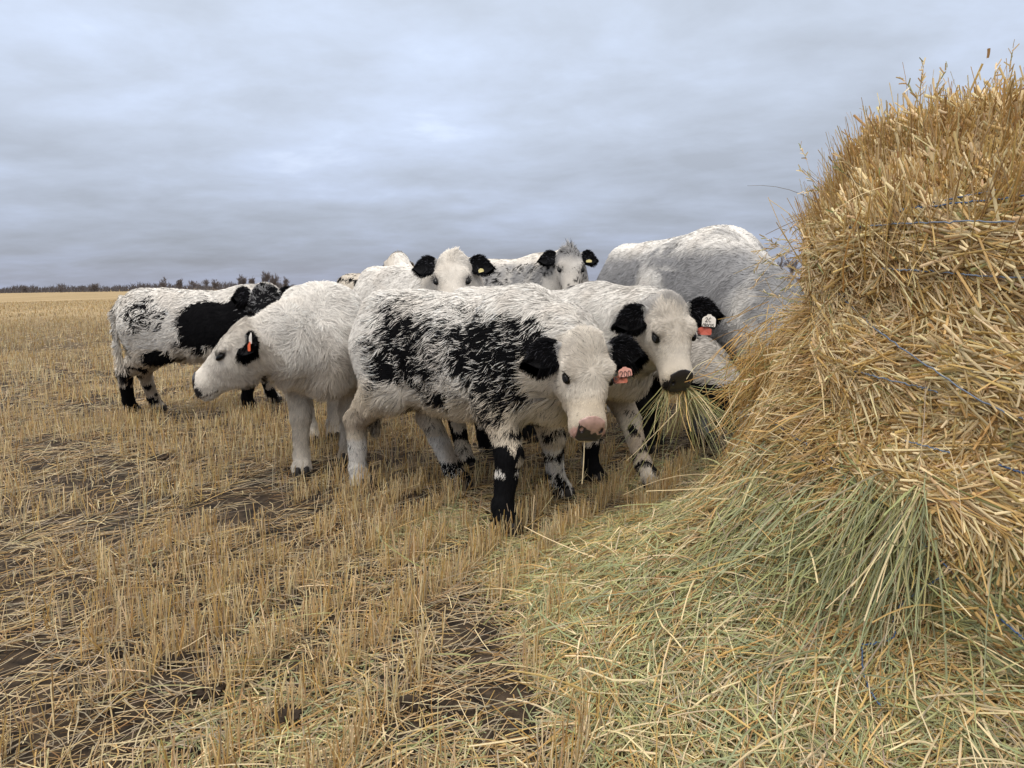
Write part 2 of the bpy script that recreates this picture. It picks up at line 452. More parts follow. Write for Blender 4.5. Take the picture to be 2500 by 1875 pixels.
        pol = np.exp(-(((Q[:, 0] - .0) / .05)**2 + (Q[:, 1] / .05)**2)) * (Q[:, 2] > -.06) * ish
        L = L * (1 + (1.2 + 3.5 * s.tuft) * pol)
        # tail switch
        if s.tail:
            tl = (P[:, 0] < -.61) & (P[:, 2] < .62) & (P[:, 2] > .27) & (np.abs(P[:, 1]) < .05)
            L = np.where(tl, s.hlen * 1.6, L); d = np.where(tl[:, None], nrm(np.array([[-.05, 0, -1.0]]) + .15 * s.rg.normal(size=(n, 3))), d)
        belly = (P[:, 2] < .60) & (Nn[:, 2] < -.3) & (low < .6)
        L = np.where(belly, L * 1.25, L); d = np.where(belly[:, None], nrm(d + np.array([0, 0, -.8])), d)
        lift = (.24 + .20 * s.rg.random(n) + 1.2 * s.tuft * pol)[:, None]
        sidev = np.cross(d, Nn)
        K = 4; T = np.linspace(0, 1, K)
        ph = noise3(P, 22, 31)[:, None, None] * 6.28
        wave = np.sin(T[None, :, None] * 3.6 + ph) - np.sin(ph)
        C = P[:, None] + L[:, None, None] / s.sc * (d[:, None] * T[None, :, None] + Nn[:, None] * lift[:, None] * (T * (1 - .45 * T))[None, :, None]
              + sidev[:, None] * wave * .14 - np.array([0, 0, 1.0])[None, None] * .10 * (T**2)[None, :, None])
        C = C - Nn[:, None] * .002
        roll = s.rg.normal(0, .45, n)[:, None]
        wv = nrm(sidev * np.cos(roll) + Nn * np.sin(roll)) * (s.hwid / s.sc * (1 - .35 * ish))[:, None]
        Vh, Fh, per = strips(C, wv, tip=.3)
        Nh = np.repeat(nrm(Nn + .85 * nrm(np.cross(wv, d)) * np.sign((np.cross(wv, d) * Nn).sum(1, keepdims=True)) + .25 * d * -1), per, axis=0)
        cl = s.colors(P); 
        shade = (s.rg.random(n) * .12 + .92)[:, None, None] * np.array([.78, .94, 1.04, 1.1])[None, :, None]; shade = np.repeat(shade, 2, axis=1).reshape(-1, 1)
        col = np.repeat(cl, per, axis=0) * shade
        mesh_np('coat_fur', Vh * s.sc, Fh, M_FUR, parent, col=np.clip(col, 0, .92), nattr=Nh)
    # ---- ears
    def ears(s, root):
        s.earobjs = {}
        for sg in (1, -1):
            base = s.hp(.035, .085 * sg, -.035)
            tilt = s.eartilt[0 if sg > 0 else 1]
            out = nrm(sg * s.HV - .22 * s.HU * (1 if tilt >= 0 else 1) + tilt * s.HU - .12 * s.HW)
            face = nrm(s.HW * .85 + s.HU * .35); face = nrm(face - out * (face @ out))
            if s.earw is not None and s.earw[0 if sg > 0 else 1] is not None:
                out = nrm(np.asarray(s.earw[0 if sg > 0 else 1], float) @ s.Rw); face = nrm(face - out * (face @ out))
            acr = np.cross(out, face)
            ns, na = 14, 11
            L_, Wd = .182 * s.hk, .047 * s.hk
            V = []
            for layer in (0, 1):
                for i in range(ns):
                    t = i / (ns - 1)
                    wd = Wd * (.30 + 1.0 * math.sin(math.pi * min(1, t * .80 + .10))) * (1 - .94 * max(0, (t - .55) / .45) ** 2.2)
                    for j in range(na):
                        a = (j / (na - 1) - .5) * 2
                        cup = .55 * wd * (a * a) * (1 - .6 * t)
                        p = base + out * (t * L_) + acr * (a * wd) + face * (cup - .01 - .014 * layer * (1 - abs(a)**2)) - (-s.HU) * 0 + np.array([0, 0, -1]) * (.025 * t * t)
                        V.append(p)
            V = np.array(V); F = []
            for layer in (0, 1):
                o = layer * ns * na
                for i in range(ns - 1):
                    for j in range(na - 1):
                        q = [o + i*na + j, o + (i+1)*na + j, o + (i+1)*na + j + 1, o + i*na + j + 1]
                        F.append(q if layer == 0 else q[::-1])
            o = ns * na
            for i in range(ns - 1):
                F.append([i*na, o + i*na, o + (i+1)*na, (i+1)*na]); j = na - 1
                F.append([i*na + j, (i+1)*na + j, o + (i+1)*na + j, o + i*na + j])
            for j in range(na - 1):
                i = ns - 1
                F.append([i*na + j, o + i*na + j, o + i*na + j + 1, i*na + j + 1])
            F = np.array(F)
            col = np.tile(s.earcol, (len(V), 1))
            eo = mesh_np('ear', V * s.sc, F, M_SKIN, root, col=col)
            # fur of the ear
            nh = max(1500, int(s.hairs * .045))
            P = sample_faces(V.astype(np.float32), F, nh, s.rg)
            rel = P - base; t = (rel @ out) / L_; a = (rel @ acr) / Wd
            cen = base + np.outer(t * L_, out)
            side = np.where(((rel @ face) > .5 * .55 * Wd * a * a * .7 - .012), 1.0, -1.0)[:, None]
            Nn = nrm(face * side + .6 * nrm(acr * a[:, None] + 1e-6) * np.abs(a)[:, None])
            d = nrm(out * .9 + acr * (a * .75)[:, None] + np.array([0, 0, -.25]) + s.rg.normal(0, .22, (nh, 3)) + .25 * Nn)
            Ln = s.hlen * s.rg.uniform(.45, .95, nh) * (.7 + .35 * np.abs(a))
            K = 4; T = np.linspace(0, 1, K)
            C = P[:, None] + (Ln / s.sc)[:, None, None] * (d[:, None] * T[None, :, None] + np.array([0, 0, -1.0]) * .25 * (T**2)[None, :, None])
            wv = nrm(np.cross(d, Nn + s.rg.normal(0, .3, (nh, 3)))) * s.hwid / s.sc * .9
            Vh, Fh, per = strips(C, wv, tip=.25)
            base_c = np.tile(s.earcol, (nh, 1)) * s.rg.uniform(.6, 2.0, (nh, 1)) * np.where(s.rg.random((nh, 1)) < .07, 9, 1)
            wt = (t < .12)
            base_c = np.where(wt[:, None], WHITE * .8, base_c)
            mesh_np('ear_fur', Vh * s.sc, Fh, M_FUR, eo, col=np.repeat(base_c, per, 0), nattr=np.repeat(Nn, per, 0))
            s.earobjs[sg] = (eo, base, out, face, acr, L_, Wd)
    def eyes(s, root):
        for sg in (1, -1):
            c = s.hp(.168, .0975 * sg, -.018) * s.sc
            n_, m_ = 16, 12; r = .0225 * s.hs; V = []; F = []
            for i in range(m_ + 1):
                for j in range(n_):
                    th, ph = math.pi * i / m_, 2 * math.pi * j / n_
                    V.append(c + r * (math.sin(th) * math.cos(ph) * s.HU * 1.25 + math.sin(th) * math.sin(ph) * s.HV * .95 + math.cos(th) * s.HW * .68))
            for i in range(m_):
                for j in range(n_):
                    F.append([i*n_ + j, i*n_ + (j+1) % n_, (i+1)*n_ + (j+1) % n_, (i+1)*n_ + j])
            mesh_np('eye', np.array(V), np.array(F), M_EYE, root)
            if s.hairs < 30000: continue
            # upper lid and lashes
            n = 40; a = s.rg.uniform(-1, 1, n)
            b0 = np.array([s.hp(.168 + .021 * x, .114 * sg - .005 * abs(x) * sg, .004 - .008 * x * x) for x in a]) * s.sc
            d = nrm(s.HV * sg * .8 + s.HW * .35 + np.outer(a * .5, s.HU) - np.array([0, 0, .25]))
            T = np.linspace(0, 1, 3)
            C = b0[:, None] + d[:, None] * (T * .018 * s.hs)[None, :, None]
            Vh, Fh, per = strips(C, np.tile(s.HU * .0009, (n, 1)), tip=.3)
            mesh_np('eyelashes', Vh, Fh, M_EYE, root)
    def nosepad(s, root):
        def f(Q):
            d = s.sdf_head(Q) - .006
            reg = np.maximum(np.maximum(.340 + 5.0 * Q[..., 1]**2 - Q[..., 0], -.104 - Q[..., 2]), np.abs(Q[..., 1]) - .058)
            reg = reg + .004 * (noise3(Q, 120, 4) - .5)
            d = np.maximum(d, reg)
            for sg in (1, -1):
                q = Q - np.array([.436, .040*sg, -.058], np.float32)
                d = np.maximum(d, -ellip(Q, (.392, .043*sg, -.048), (.018, .0095, .013)))
            return d
        V, F = surface_nets(f, (.34, -.09, -.13), (.46, .09, .02), .0035)
        if not len(F): return
        V = relax(V, F, 1)
        W_ = np.array([s.hp(*v) for v in V]) * s.sc
        c = np.tile([.022, .02, .022], (len(V), 1)) * (.8 + .5 * noise3(V, 260, 2)[:, None])
        no = np.minimum(*[np.linalg.norm((V - np.array([.385, .043*sg, -.050])) * np.array([.8, 1.5, 1]), axis=1) for sg in (1, -1)])
        if s.nose != 'black':
            pk = (V[:, 2] + .035 * (noise3(V, 60, 6) - .5) + .012 * V[:, 1] / .05) > -.048
            c = np.where(pk[:, None], np.array([.50, .33, .29]) * (.75 + .4 * noise3(V, 90, 2)[:, None]), c)
            c = np.where((no < .017)[:, None], np.array([.03, .02, .02]), c)
        mesh_np('nose', W_, F, M_NOSE, root, col=c)
    def hooves(s, root):
        for k, pts in s.legs:
            x, y = pts[-1][0][0], pts[-1][0][1]
            V = []; F = []
            for half in (1, -1):
                o = len(V); n = 12
                prof = [(0, 1.0), (.03, 1.0), (.065, .86), (.075, .4)]
                for z, r in prof:
                    for j in range(n):
                        a = 2 * math.pi * j / n
                        V.append((x + .008 + (.050 * math.cos(a) * r + (.008 if math.cos(a) > 0 else 0)), y + half * .022 + .021 * math.sin(a) * r, z * .85 + .002))
                for i in range(len(prof) - 1):
                    for j in range(n):
                        F.append([o + i*n + j, o + i*n + (j+1) % n, o + (i+1)*n + (j+1) % n, o + (i+1)*n + j])
                F.append([o + 3*n + j for j in range(n)][:4]); F.append([o + 3*n + j for j in (0, 3, 6, 9)])
            mesh_np('hoof', np.array(V) * s.sc, np.array(F), M_HOOF, root)
M_EYE, _ = mat_basic('eye_gloss', (.004, .004, .004), .12, .25)
M_NOSE = mat_attr('wet_nose', rough=.28, spec=.5)
M_HOOF, _ = mat_basic('hoof_horn', (.02, .017, .015), .6)
M_EYE.node_tree.nodes['Principled BSDF'].inputs['Coat Weight'].default_value = .0

def legmask(P):
    return sst(-P[:, 2], -.52, -.44)
def hard(Q): return (Q[:, 0] > -.05) & (Q[:, 0] < .6) & (np.abs(Q[:, 1]) < .22) & (Q[:, 2] > -.27)

def col_white(tintlow=.55, spots=0.0, greyamt=0.0, headgrey=0.0):
    def f(s, P, Q):
        n = len(P); h = hard(Q)
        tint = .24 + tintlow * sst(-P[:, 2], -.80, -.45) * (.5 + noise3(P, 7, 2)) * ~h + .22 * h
        lock = fbm(P, 5, 12)
        black = np.zeros(n)
        if spots: black = spots * sst(fbm(P, 13, 15), .60, .68) * legmask(P)
        gr = greyamt * sst(fbm(P, 4, 9), .35, .65) * (P[:, 2] > .5) + headgrey * h * sst(fbm(P, 14, 10), .4, .6) * sst(-Q[:, 0], -.14, -.02)
        return black, np.clip(tint, 0, 1), np.clip(gr, 0, 1)
    return f
def col_A(s, P, Q):
    h = hard(Q)
    n1 = fbm(P, 6, 41) - .5; n2 = fbm(P, 11, 42) - .5
    x, y, z = P[:, 0], P[:, 1], P[:, 2]
    zlo = .60 + .05 * np.sin(x * 9) ; zhi = .985 - .02 * (x > 0)
    zz = z + n1 * .22
    band = sst(zz, zlo - .03, zlo + .06) * sst(-zz, -(zhi + .02), -(zhi - .06))
    xx = x + n2 * .18
    side = sst(xx, -.44, -.28) * sst(-xx, -.66, -.56)
    black = band * side
    # pale gap behind the shoulder, with scattered white flecks
    gap = np.exp(-((x - .06 + .25 * (z - .8) + n1 * .1) / .075)**2)
    black = black * (1 - .30 * gap)
    black = np.minimum(np.where(black > 0, black * (.93 + .14 * sst(noise3(P, 9, 43), .22, .62)), 0), .955)
    # shoulder and upper foreleg
    arm = np.exp(-(((x - .34) / .17)**2 + ((z - .62 + n1 * .2) / .17)**2)); black = np.maximum(black, sst(arm, .42, .8) * .78)
    lg = legmask(P); front = x > .1
    near = y < 0
    sp = sst(fbm(P, 17, 44, 2), .46, .54)
    bf = np.where(z < .26 - .06 * n1, 1.0, np.where(z < .46, sp * .95 + .15, sp * .25))
    black = np.where((lg > .5) & front & near, bf, black)
    black = np.where((lg > .5) & front & ~near, np.where(x > .30, sst(fbm(P, 15, 46, 2), .52, .6) * .9, black), black)
    hind = ~front & (z < .62)
    black = np.where(hind & near, sst(fbm(P * np.array([1, 1, .7]), 13, 47, 2), .54, .62) * .75 * sst(z, .2, .42), black)
    black = np.where(hind & ~near, np.where(z < .17, .9, .1 * sp), black)
    black = np.where(h & (Q[:, 0] > -.02), 0, black)
    neck = (x > .5) & ~h
    black = np.where(neck & (z < .66), 0, black)
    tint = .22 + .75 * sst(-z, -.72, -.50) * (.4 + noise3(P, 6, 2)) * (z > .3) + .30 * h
    return np.clip(black, 0, 1), np.clip(tint, 0, .9), np.zeros(len(P))
def col_C(s, P, Q):
    h = hard(Q); x, y, z = P[:, 0], P[:, 1], P[:, 2]
    n1 = fbm(P, 6, 51) - .5; n2 = fbm(P, 12, 52) - .5
    black = sst(x + n1 * .2 - .25 * (z - .8), -.16, -.08) * sst(z + n2 * .12, .56, .62) * sst(-(z + n2 * .10) + .08 * x, -.99, -.93)
    rump = np.exp(-(((x + .40) / .20)**2 + ((z - .88) / .18)**2)); black = np.maximum(black, .60 * sst(rump + n2 * .7, .3, .8))
    stif = np.exp(-(((x + .34) / .16)**2 + ((z - .52) / .10)**2)); black = np.maximum(black, sst(stif + n1 * .8, .5, .7))
    lg = z < .46
    black = np.where(lg, np.where((z < .26) & (y * 1.0 < .3), np.where(x > 0, 1, sst(.30 - z + n1 * .25, -.02, .03)), sst(fbm(P, 12, 53, 2), .50, .58)), black)
    black = np.where((x < -.60) & (z > .42), .05, black)
    hg = h & (Q[:, 0] > -.04)
    black = np.where(hg, .80, black)
    tint = .25 * np.ones(len(P)); tint = np.where(z < .6, .6, tint)
    return np.clip(black, 0, 1), tint, np.where(hg, .85, 0)
def col_F(s, P, Q):
    h = hard(Q); x, y, z = P[:, 0], P[:, 1], P[:, 2]
    black = .34 * sst(fbm(P, 5, 61), .30, .55) * sst(-z, -1.02, -.97) + .30 * h * sst(-Q[:, 0], -.10, .0)
    gr = (.45 + .5 * sst(fbm(P * np.array([2, 1, .5]), 9, 62), .38, .6)) * sst(-z, -1.03, -.97) * ~h + (.2 + .6 * sst(-Q[:, 0], -.16, -.04)) * h
    return black, .35 * np.ones(len(P)), np.clip(gr, 0, .8)
def col_G(s, P, Q):
    z = P[:, 2]; b = sst(fbm(P, 16, 71), .42, .52) * sst(z, .97, 1.02) + .8 * (np.abs(P[:, 1]) < .03) * (P[:, 0] < -.55)
    return np.clip(b, 0, 1), .75 * np.ones(len(P)), .1 * np.ones(len(P))
def col_H(s, P, Q):
    x, y, z = P[:, 0], P[:, 1], P[:, 2]; h = hard(Q)
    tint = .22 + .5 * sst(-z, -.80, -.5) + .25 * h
    lg = z < .40
    near = y < 0
    b = np.where(lg & ~near & (x > 0), .06 + .5 * sst(fbm(P, 15, 81, 2), .5, .6), 0)
    b = np.where(lg & near & (x > 0), sst(fbm(P, 15, 82, 2), .44, .5), b)
    b = np.where(lg & (x < 0), sst(fbm(P, 15, 83, 2), .46, .54) * .9 + (z < .2) * .3, b)
    gr = .65 * h * sst(-Q[:, 0], -.09, .0) * sst(fbm(P, 20, 84), .35, .55) + .12 * (~h)*sst(fbm(P, 4, 85), .4, .6)
    return np.clip(b, 0, 1), np.clip(tint, 0, .8), gr
def col_J(s, P, Q):
    x, y, z = P[:, 0], P[:, 1], P[:, 2]; h = hard(Q)
    b = sst(z + (fbm(P, 9, 91) - .5) * .2, .98, 1.02) * (x < .15) + (z < .54)
    b = np.where(h & (Q[:, 0] > 0), .0, b)
    return np.clip(b, 0, 1), .6 * np.ones(len(P)), .55 * np.ones(len(P))
def col_K(s, P, Q):
    x, y, z = P[:, 0], P[:, 1], P[:, 2]
    n = fbm(P, 3.2, 95)
    gr = .92 * sst(n + .12 + .25 * np.exp(-((x + .28) / .12)**2) + .22 * np.exp(-((x - .30) / .16)**2) * (z < .9), .42, .68) * sst(-z, -1.05, -.93)  # grey coat, with hip and shoulder ridge shading painted in as darker bands
    gr = gr + .5 * sst(fbm(P, 14, 96), .45, .65) * (z > .98) * (x > 0)
    b = .0 * gr
    b = np.where((z < .36) & (x > 0), .35, b)
    return b, .16 + .3 * (z < .6), np.clip(gr, 0, .85)

def g(px, py): p = on_ground(px, py); return (p[0], p[1])
cows = {}
cows['A'] = Cow('A', 'shaggy calf with large black speckled side patch, pink muzzle and pink ear tag', 'calf',
    (-.24, 3.68), math.radians(-33), 1.05, at(1430, 835, 3.10), (.05, -.50, -.86), (.26, -.86, .42),
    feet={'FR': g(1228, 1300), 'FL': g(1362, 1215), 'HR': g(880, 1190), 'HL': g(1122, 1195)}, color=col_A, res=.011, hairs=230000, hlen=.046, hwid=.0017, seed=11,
    headscale=1.00, nose='pink', earw=((.95, -.15, .12), (-.80, -.15, -.05)), legr=.95, roan=1.05)
cows['B'] = Cow('B', 'fluffy all-white calf looking left in profile with a small orange tag', 'calf',
    (-1.28, 4.75), math.radians(-72), 1.08, at(596, 804, 3.95), (-.76, -.12, -.62), (-.60, -.30, .76),
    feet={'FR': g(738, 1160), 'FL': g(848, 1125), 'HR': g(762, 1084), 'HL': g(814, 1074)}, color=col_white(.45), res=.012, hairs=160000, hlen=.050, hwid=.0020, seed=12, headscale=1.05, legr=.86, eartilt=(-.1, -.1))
cows['C'] = Cow('C', 'black and white calf seen side on at far left, its head behind the white calf', 'calf',
    (-2.72, 6.31), math.radians(14), 1.08, at(645, 708, 6.05), (.05, -.50, -.86), (.10, -.86, .45),
    feet={'HR': g(322, 1010), 'HL': g(385, 1005), 'FR': g(605, 1003), 'FL': g(665, 985)}, color=col_C, res=.016, hairs=60000, hlen=.038, hwid=.0034, seed=13, legr=1.0)
cows['D'] = Cow('D', 'creamy white cow with two wide black ears looking over the black speckled calf', 'cow',
    (-.80, 6.25), math.radians(-48), 1.24, at(1105, 630, 5.45), (.0, -.62, -.78), (.0, -.9, .4),
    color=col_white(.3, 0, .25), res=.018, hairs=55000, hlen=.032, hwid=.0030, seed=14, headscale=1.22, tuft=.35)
cows['E'] = Cow('E', 'cream cow behind the white cow, only the top of its head showing', 'cow',
    (-.95, 8.5), math.radians(130), 1.25, at(972, 626, 9.05), (-.5, .6, -.62), (-.3, .6, .7),
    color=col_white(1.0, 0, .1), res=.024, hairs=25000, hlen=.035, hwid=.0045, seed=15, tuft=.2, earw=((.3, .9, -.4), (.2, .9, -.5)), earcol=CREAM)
cows['F'] = Cow('F', 'grey roan cow at the back with dark poll tuft and black ears, facing the camera', 'cow',
    (-.10, 7.45), math.radians(-22), 1.34, at(1390, 616, 6.75), (.05, -.58, -.80), (.08, -.8, .55),
    color=col_F, res=.020, hairs=50000, hlen=.030, hwid=.0036, seed=16, tuft=.8, headscale=1.12)
cows['G'] = Cow('G', 'cream calf seen from behind in the gap beside the white cow', 'calf',
    (-1.66, 8.2), math.radians(95), 1.20, at(900, 720, 9.0), (.2, .5, -.8), (.1, .8, .5),
    color=col_G, res=.024, hairs=25000, hlen=.035, hwid=.0045, seed=17)
cows['H'] = Cow('H', 'white calf chewing a mouthful of hay, black nose, white over red ear tag', 'calf',
    (.18, 4.27), math.radians(-30), 1.06, at(1632, 742, 3.55), (.13, -.42, -.88), (.22, -.90, .40),
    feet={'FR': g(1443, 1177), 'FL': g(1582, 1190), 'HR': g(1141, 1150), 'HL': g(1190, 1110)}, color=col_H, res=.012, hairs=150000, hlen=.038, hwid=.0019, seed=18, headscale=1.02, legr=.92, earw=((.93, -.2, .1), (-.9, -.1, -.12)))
cows['J'] = Cow('J', 'dark backed calf with its head low, black ear below the hay eating calf', 'calf',
    (.62, 5.0), math.radians(-28), .99, at(1835, 985, 4.15), (.50, -.30, -.82), (.40, -.75, .45),
    color=col_J, res=.020, hairs=40000, hlen=.034, hwid=.0034, seed=19, earw=((.8, .2, .0), (-.9, -.2, .1)))
cows['K'] = Cow('K', 'big silver grey cow with arched back pushing its head down into the hay bale', 'cow',
    (1.31, 5.50), math.radians(-68), 1.37, at(1955, 800, 4.15), (.60, -.40, -.70), (.6, -.4, .7),
    color=col_K, res=.018, hairs=90000, hlen=.034, hwid=.0030, seed=20, hump=.05, belly=.02, headscale=1.2, neckr=1.15)

# ------------------------------------------------------------------ ear tags
GLYPH = {'2': [[(0,.8),(.25,1),(.7,.95),(.75,.65),(.3,.3),(0,.02),(.35,.12),(.9,.0)]], '0': [[(.45,1),(.1,.8),(.05,.3),(.4,0),(.8,.2),(.85,.7),(.45,1)]],
         'C': [[(.9,.85),(.5,1),(.1,.7),(.1,.25),(.5,0),(.9,.12)]], 'R': [[(.1,0),(.12,1),(.6,1),(.75,.72),(.5,.5),(.12,.48)],[(.42,.5),(.9,0)]],
         'O': [[(.45,1),(.1,.8),(.05,.3),(.4,0),(.8,.2),(.85,.7),(.45,1)]], 'U': [[(.08,1),(.1,.25),(.4,0),(.75,.2),(.8,1)]],
         'S': [[(.85,.9),(.45,1),(.12,.78),(.3,.55),(.7,.45),(.82,.2),(.45,0),(.08,.1)]]}
def make_tag(cow, sg, px, py, size, rot, colr, texts, name='ear_tag', back=0.0, edge=False, dz=.035):
    eo, base, out, face, acr, L_, Wd = cow.earobjs[sg]
    p = cow.org + cow.Rw @ ((base + out * .5 * L_) * cow.sc); t = (p - CAM) @ F_ - dz + back
    c = at(px, py, t)
    n = nrm(CAM - c); n = nrm(n + np.array([0, 0, .15])); 
    if edge: n = nrm(np.cross(n, [0, 0, 1.0]) + .25 * n)
    r = nrm(np.cross([0, 0, 1.0], n)); q = np.cross(n, r)
    r, q = r * math.cos(rot) + q * math.sin(rot), q * math.cos(rot) - r * math.sin(rot)
    w, h = size
    # rounded plate with a narrower neck at the top
    prof = [(-1,-.8),(-.85,-1),(.85,-1),(1,-.8),(1,.25),(.8,.55),(.35,.8),(.25,1),(-.25,1),(-.35,.8),(-.8,.55),(-1,.25)]
    V = []; th = .0012
    for s_ in (1, -1):
        for a, b in prof: V.append(c + r * a * w/2 + q * b * h/2 + n * (th * s_ + .004 * (a*a)))
    k = len(prof); V.append(c + n * th); V.append(c - n * th)
    F3 = []; 
    for i in range(k):
        j = (i + 1) % k
        F3 += [[2*k, i, j], [2*k + 1, k + j, k + i], [i, k + i, k + j], [i, k + j, j]]
    mi = [0] * len(F3); V = list(V)
    for (txt, x0, y0, gw, gh) in texts:
        for gi, ch in enumerate(txt):
            for st in GLYPH[ch]:
                P = np.array([c + r * (x0 + gi * gw * 1.12 + a * gw) * w + q * (y0 + b * gh) * h + n * (.0022 + .004) for a, b in st])
                lw = .0013
                for i in range(len(P) - 1):
                    d = nrm(P[i+1] - P[i]); s2 = np.cross(n, d) * lw; o = len(V)
                    V += [P[i] - s2 - d * lw * .5, P[i+1] - s2 + d * lw * .5, P[i+1] + s2 + d * lw * .5, P[i] + s2 - d * lw * .5]
                    F3 += [[o, o+1, o+2], [o, o+2, o+3]]; mi += [1, 1]
    V = (np.array(V) - cow.org) @ cow.Rw
    m, _ = mat_basic(name + '_plastic', colr, .45, .4)
    o = mesh_np(name, V, np.array(F3), [m, M_INK], eo, smooth=False, matidx=mi)
    return o
M_INK, _ = mat_basic('marker_ink', (.02, .018, .02), .6)
PINK, ORANGE, TAGW, YEL = (.60, .29, .23), (.45, .13, .07), (.74, .70, .64), (.72, .62, .28)
make_tag(cows['A'], 1, 1526, 908, (.058, .044), .14, PINK, [('200', -.40, -.55, .26, .62)])
make_tag(cows['A'], 1, 1514, 926, (.062, .036), .08, ORANGE, [], back=.008)
make_tag(cows['H'], 1, 1731, 783, (.066, .064), -.05, TAGW, [('2C', -.26, -.12, .20, .34), ('CROCUS', -.44, -.52, .125, .26)])
make_tag(cows['H'], 1, 1720, 807, (.068, .046), -.02, (.50, .10, .06), [], back=.008)
make_tag(cows['B'], 1 if cows['B'].HV @ cows['B'].Rw.T @ np.array([0, -1, 0]) > 0 else -1, 613, 826, (.05, .06), .1, TAGW, [], edge=True)
make_tag(cows['B'], 1 if cows['B'].HV @ cows['B'].Rw.T @ np.array([0, -1, 0]) > 0 else -1, 610, 846, (.05, .05), .1, (.75, .13, .04), [], edge=True)
make_tag(cows['D'], 1, 1174, 660, (.040, .030), .25, YEL, [])
make_tag(cows['F'], 1, 1438, 637, (.055, .028), .0, YEL, [])

# ------------------------------------------------------------------ ground
def gz(x, y):
    p = np.stack([x, y, x * 0], -1); r = np.hypot(x, y)
    f = np.exp(-(r / 14.0)**2)
    return ((fbm(p, 1.1, 101) - .5) * .10 + (fbm(p, 5, 102) - .5) * .05) * f
BC = np.array([1.68, 1.99]); BR = .775; BH = 1.53
def hz(x, y):                                     # top of the spilled hay around the bale
    dx, dy = x - BC[0], y - BC[1]; d = np.hypot(dx, dy) - BR
    ph = np.arctan2(dy, dx)
    A = .15 + .88 * np.clip(np.cos(ph - math.radians(152)), 0, 1) ** 3.5
    p = np.stack([x, y, x * 0], -1)
    h = A * np.exp(-np.maximum(d, 0) / .28) * (.86 + .28 * fbm(p, 2.6, 111))
    dirx = np.clip(np.cos(ph - math.radians(140)), 0, 1) ** 3
    ext = .70 + .62 * dirx
    pile = .085 * sst(-d, -ext, -ext * .35) * (.5 + fbm(p, 3.2, 112))
    edge = sst(-(d + (fbm(p, 2.2, 113) - .5) * .5), -ext * 1.02, -ext * .8)
    return np.maximum(h, 0) * edge + pile * edge + (fbm(p, 9, 114) - .5) * .05 * edge - .03
def soil_mat():
    m, b = mat_basic('field_soil', rough=.95, spec=.1)
    nt = m.node_tree; N = nt.nodes; L = nt.links
    geo = N.new('ShaderNodeNewGeometry')
    ln = N.new('ShaderNodeVectorMath'); ln.operation = 'LENGTH'; L.new(geo.outputs['Position'], ln.inputs[0])
    mr = N.new('ShaderNodeMapRange'); mr.inputs[1].default_value = 12; mr.inputs[2].default_value = 42; L.new(ln.outputs['Value'], mr.inputs[0])
    def nz(sc, det, scale=(1, 1, 1)):
        mp = N.new('ShaderNodeMapping'); mp.inputs['Scale'].default_value = scale; L.new(geo.outputs['Position'], mp.inputs[0])
        n = N.new('ShaderNodeTexNoise'); n.inputs['Scale'].default_value = sc; n.inputs['Detail'].default_value = det; L.new(mp.outputs[0], n.inputs['Vector']); return n.outputs[0]
    def ramp(src, p0, c0, p1, c1):
        r = N.new('ShaderNodeValToRGB'); L.new(src, r.inputs[0]); e = r.color_ramp.elements
        e[0].position = p0; e[0].color = (*c0, 1); e[1].position = p1; e[1].color = (*c1, 1); return r.outputs[0]
    soil = ramp(nz(16, 8), .35, (.020, .016, .013), .70, (.085, .062, .042))
    stra = ramp(nz(.16, 6, (1, .35, 1)), .35, (.31, .235, .125), .65, (.41, .315, .18))
    fine = ramp(nz(5.0, 6, (1, .4, 1)), .30, (.70, .68, .66), .70, (1.12, 1.1, 1.1))
    ml = N.new('ShaderNodeMixRGB'); ml.blend_type = 'MULTIPLY'; ml.inputs[0].default_value = 1; L.new(stra, ml.inputs[1]); L.new(fine, ml.inputs[2])
    mx = N.new('ShaderNodeMixRGB'); L.new(mr.outputs[0], mx.inputs[0]); L.new(soil, mx.inputs[1]); L.new(ml.outputs[0], mx.inputs[2])
    L.new(mx.outputs[0], b.inputs['Base Color'])
    bp = N.new('ShaderNodeBump'); bp.inputs['Strength'].default_value = .8; bp.inputs['Distance'].default_value = .03
    L.new(nz(30, 8), bp.inputs['Height']); L.new(bp.outputs[0], b.inputs['Normal'])
    return m
na, nr = 300, 170
rr = np.concatenate([[.05], .4 * (9000 / .4) ** (np.arange(nr - 1) / (nr - 2))]); aa = np.linspace(0, 2*math.pi, na, endpoint=False)
RR, AA = np.meshgrid(rr, aa, indexing='ij'); X, Y = RR * np.cos(AA), RR * np.sin(AA)
V = np.stack([X, Y, gz(X, Y)], -1).reshape(-1, 3)
ii, jj = np.meshgrid(np.arange(nr - 1), np.arange(na), indexing='ij'); jn = (jj + 1) % na
Fq = np.stack([ii*na + jj, (ii+1)*na + jj, (ii+1)*na + jn, ii*na + jn], -1).reshape(-1, 4)
tag(mesh_np('ground', V, Fq, soil_mat()), kind='structure')

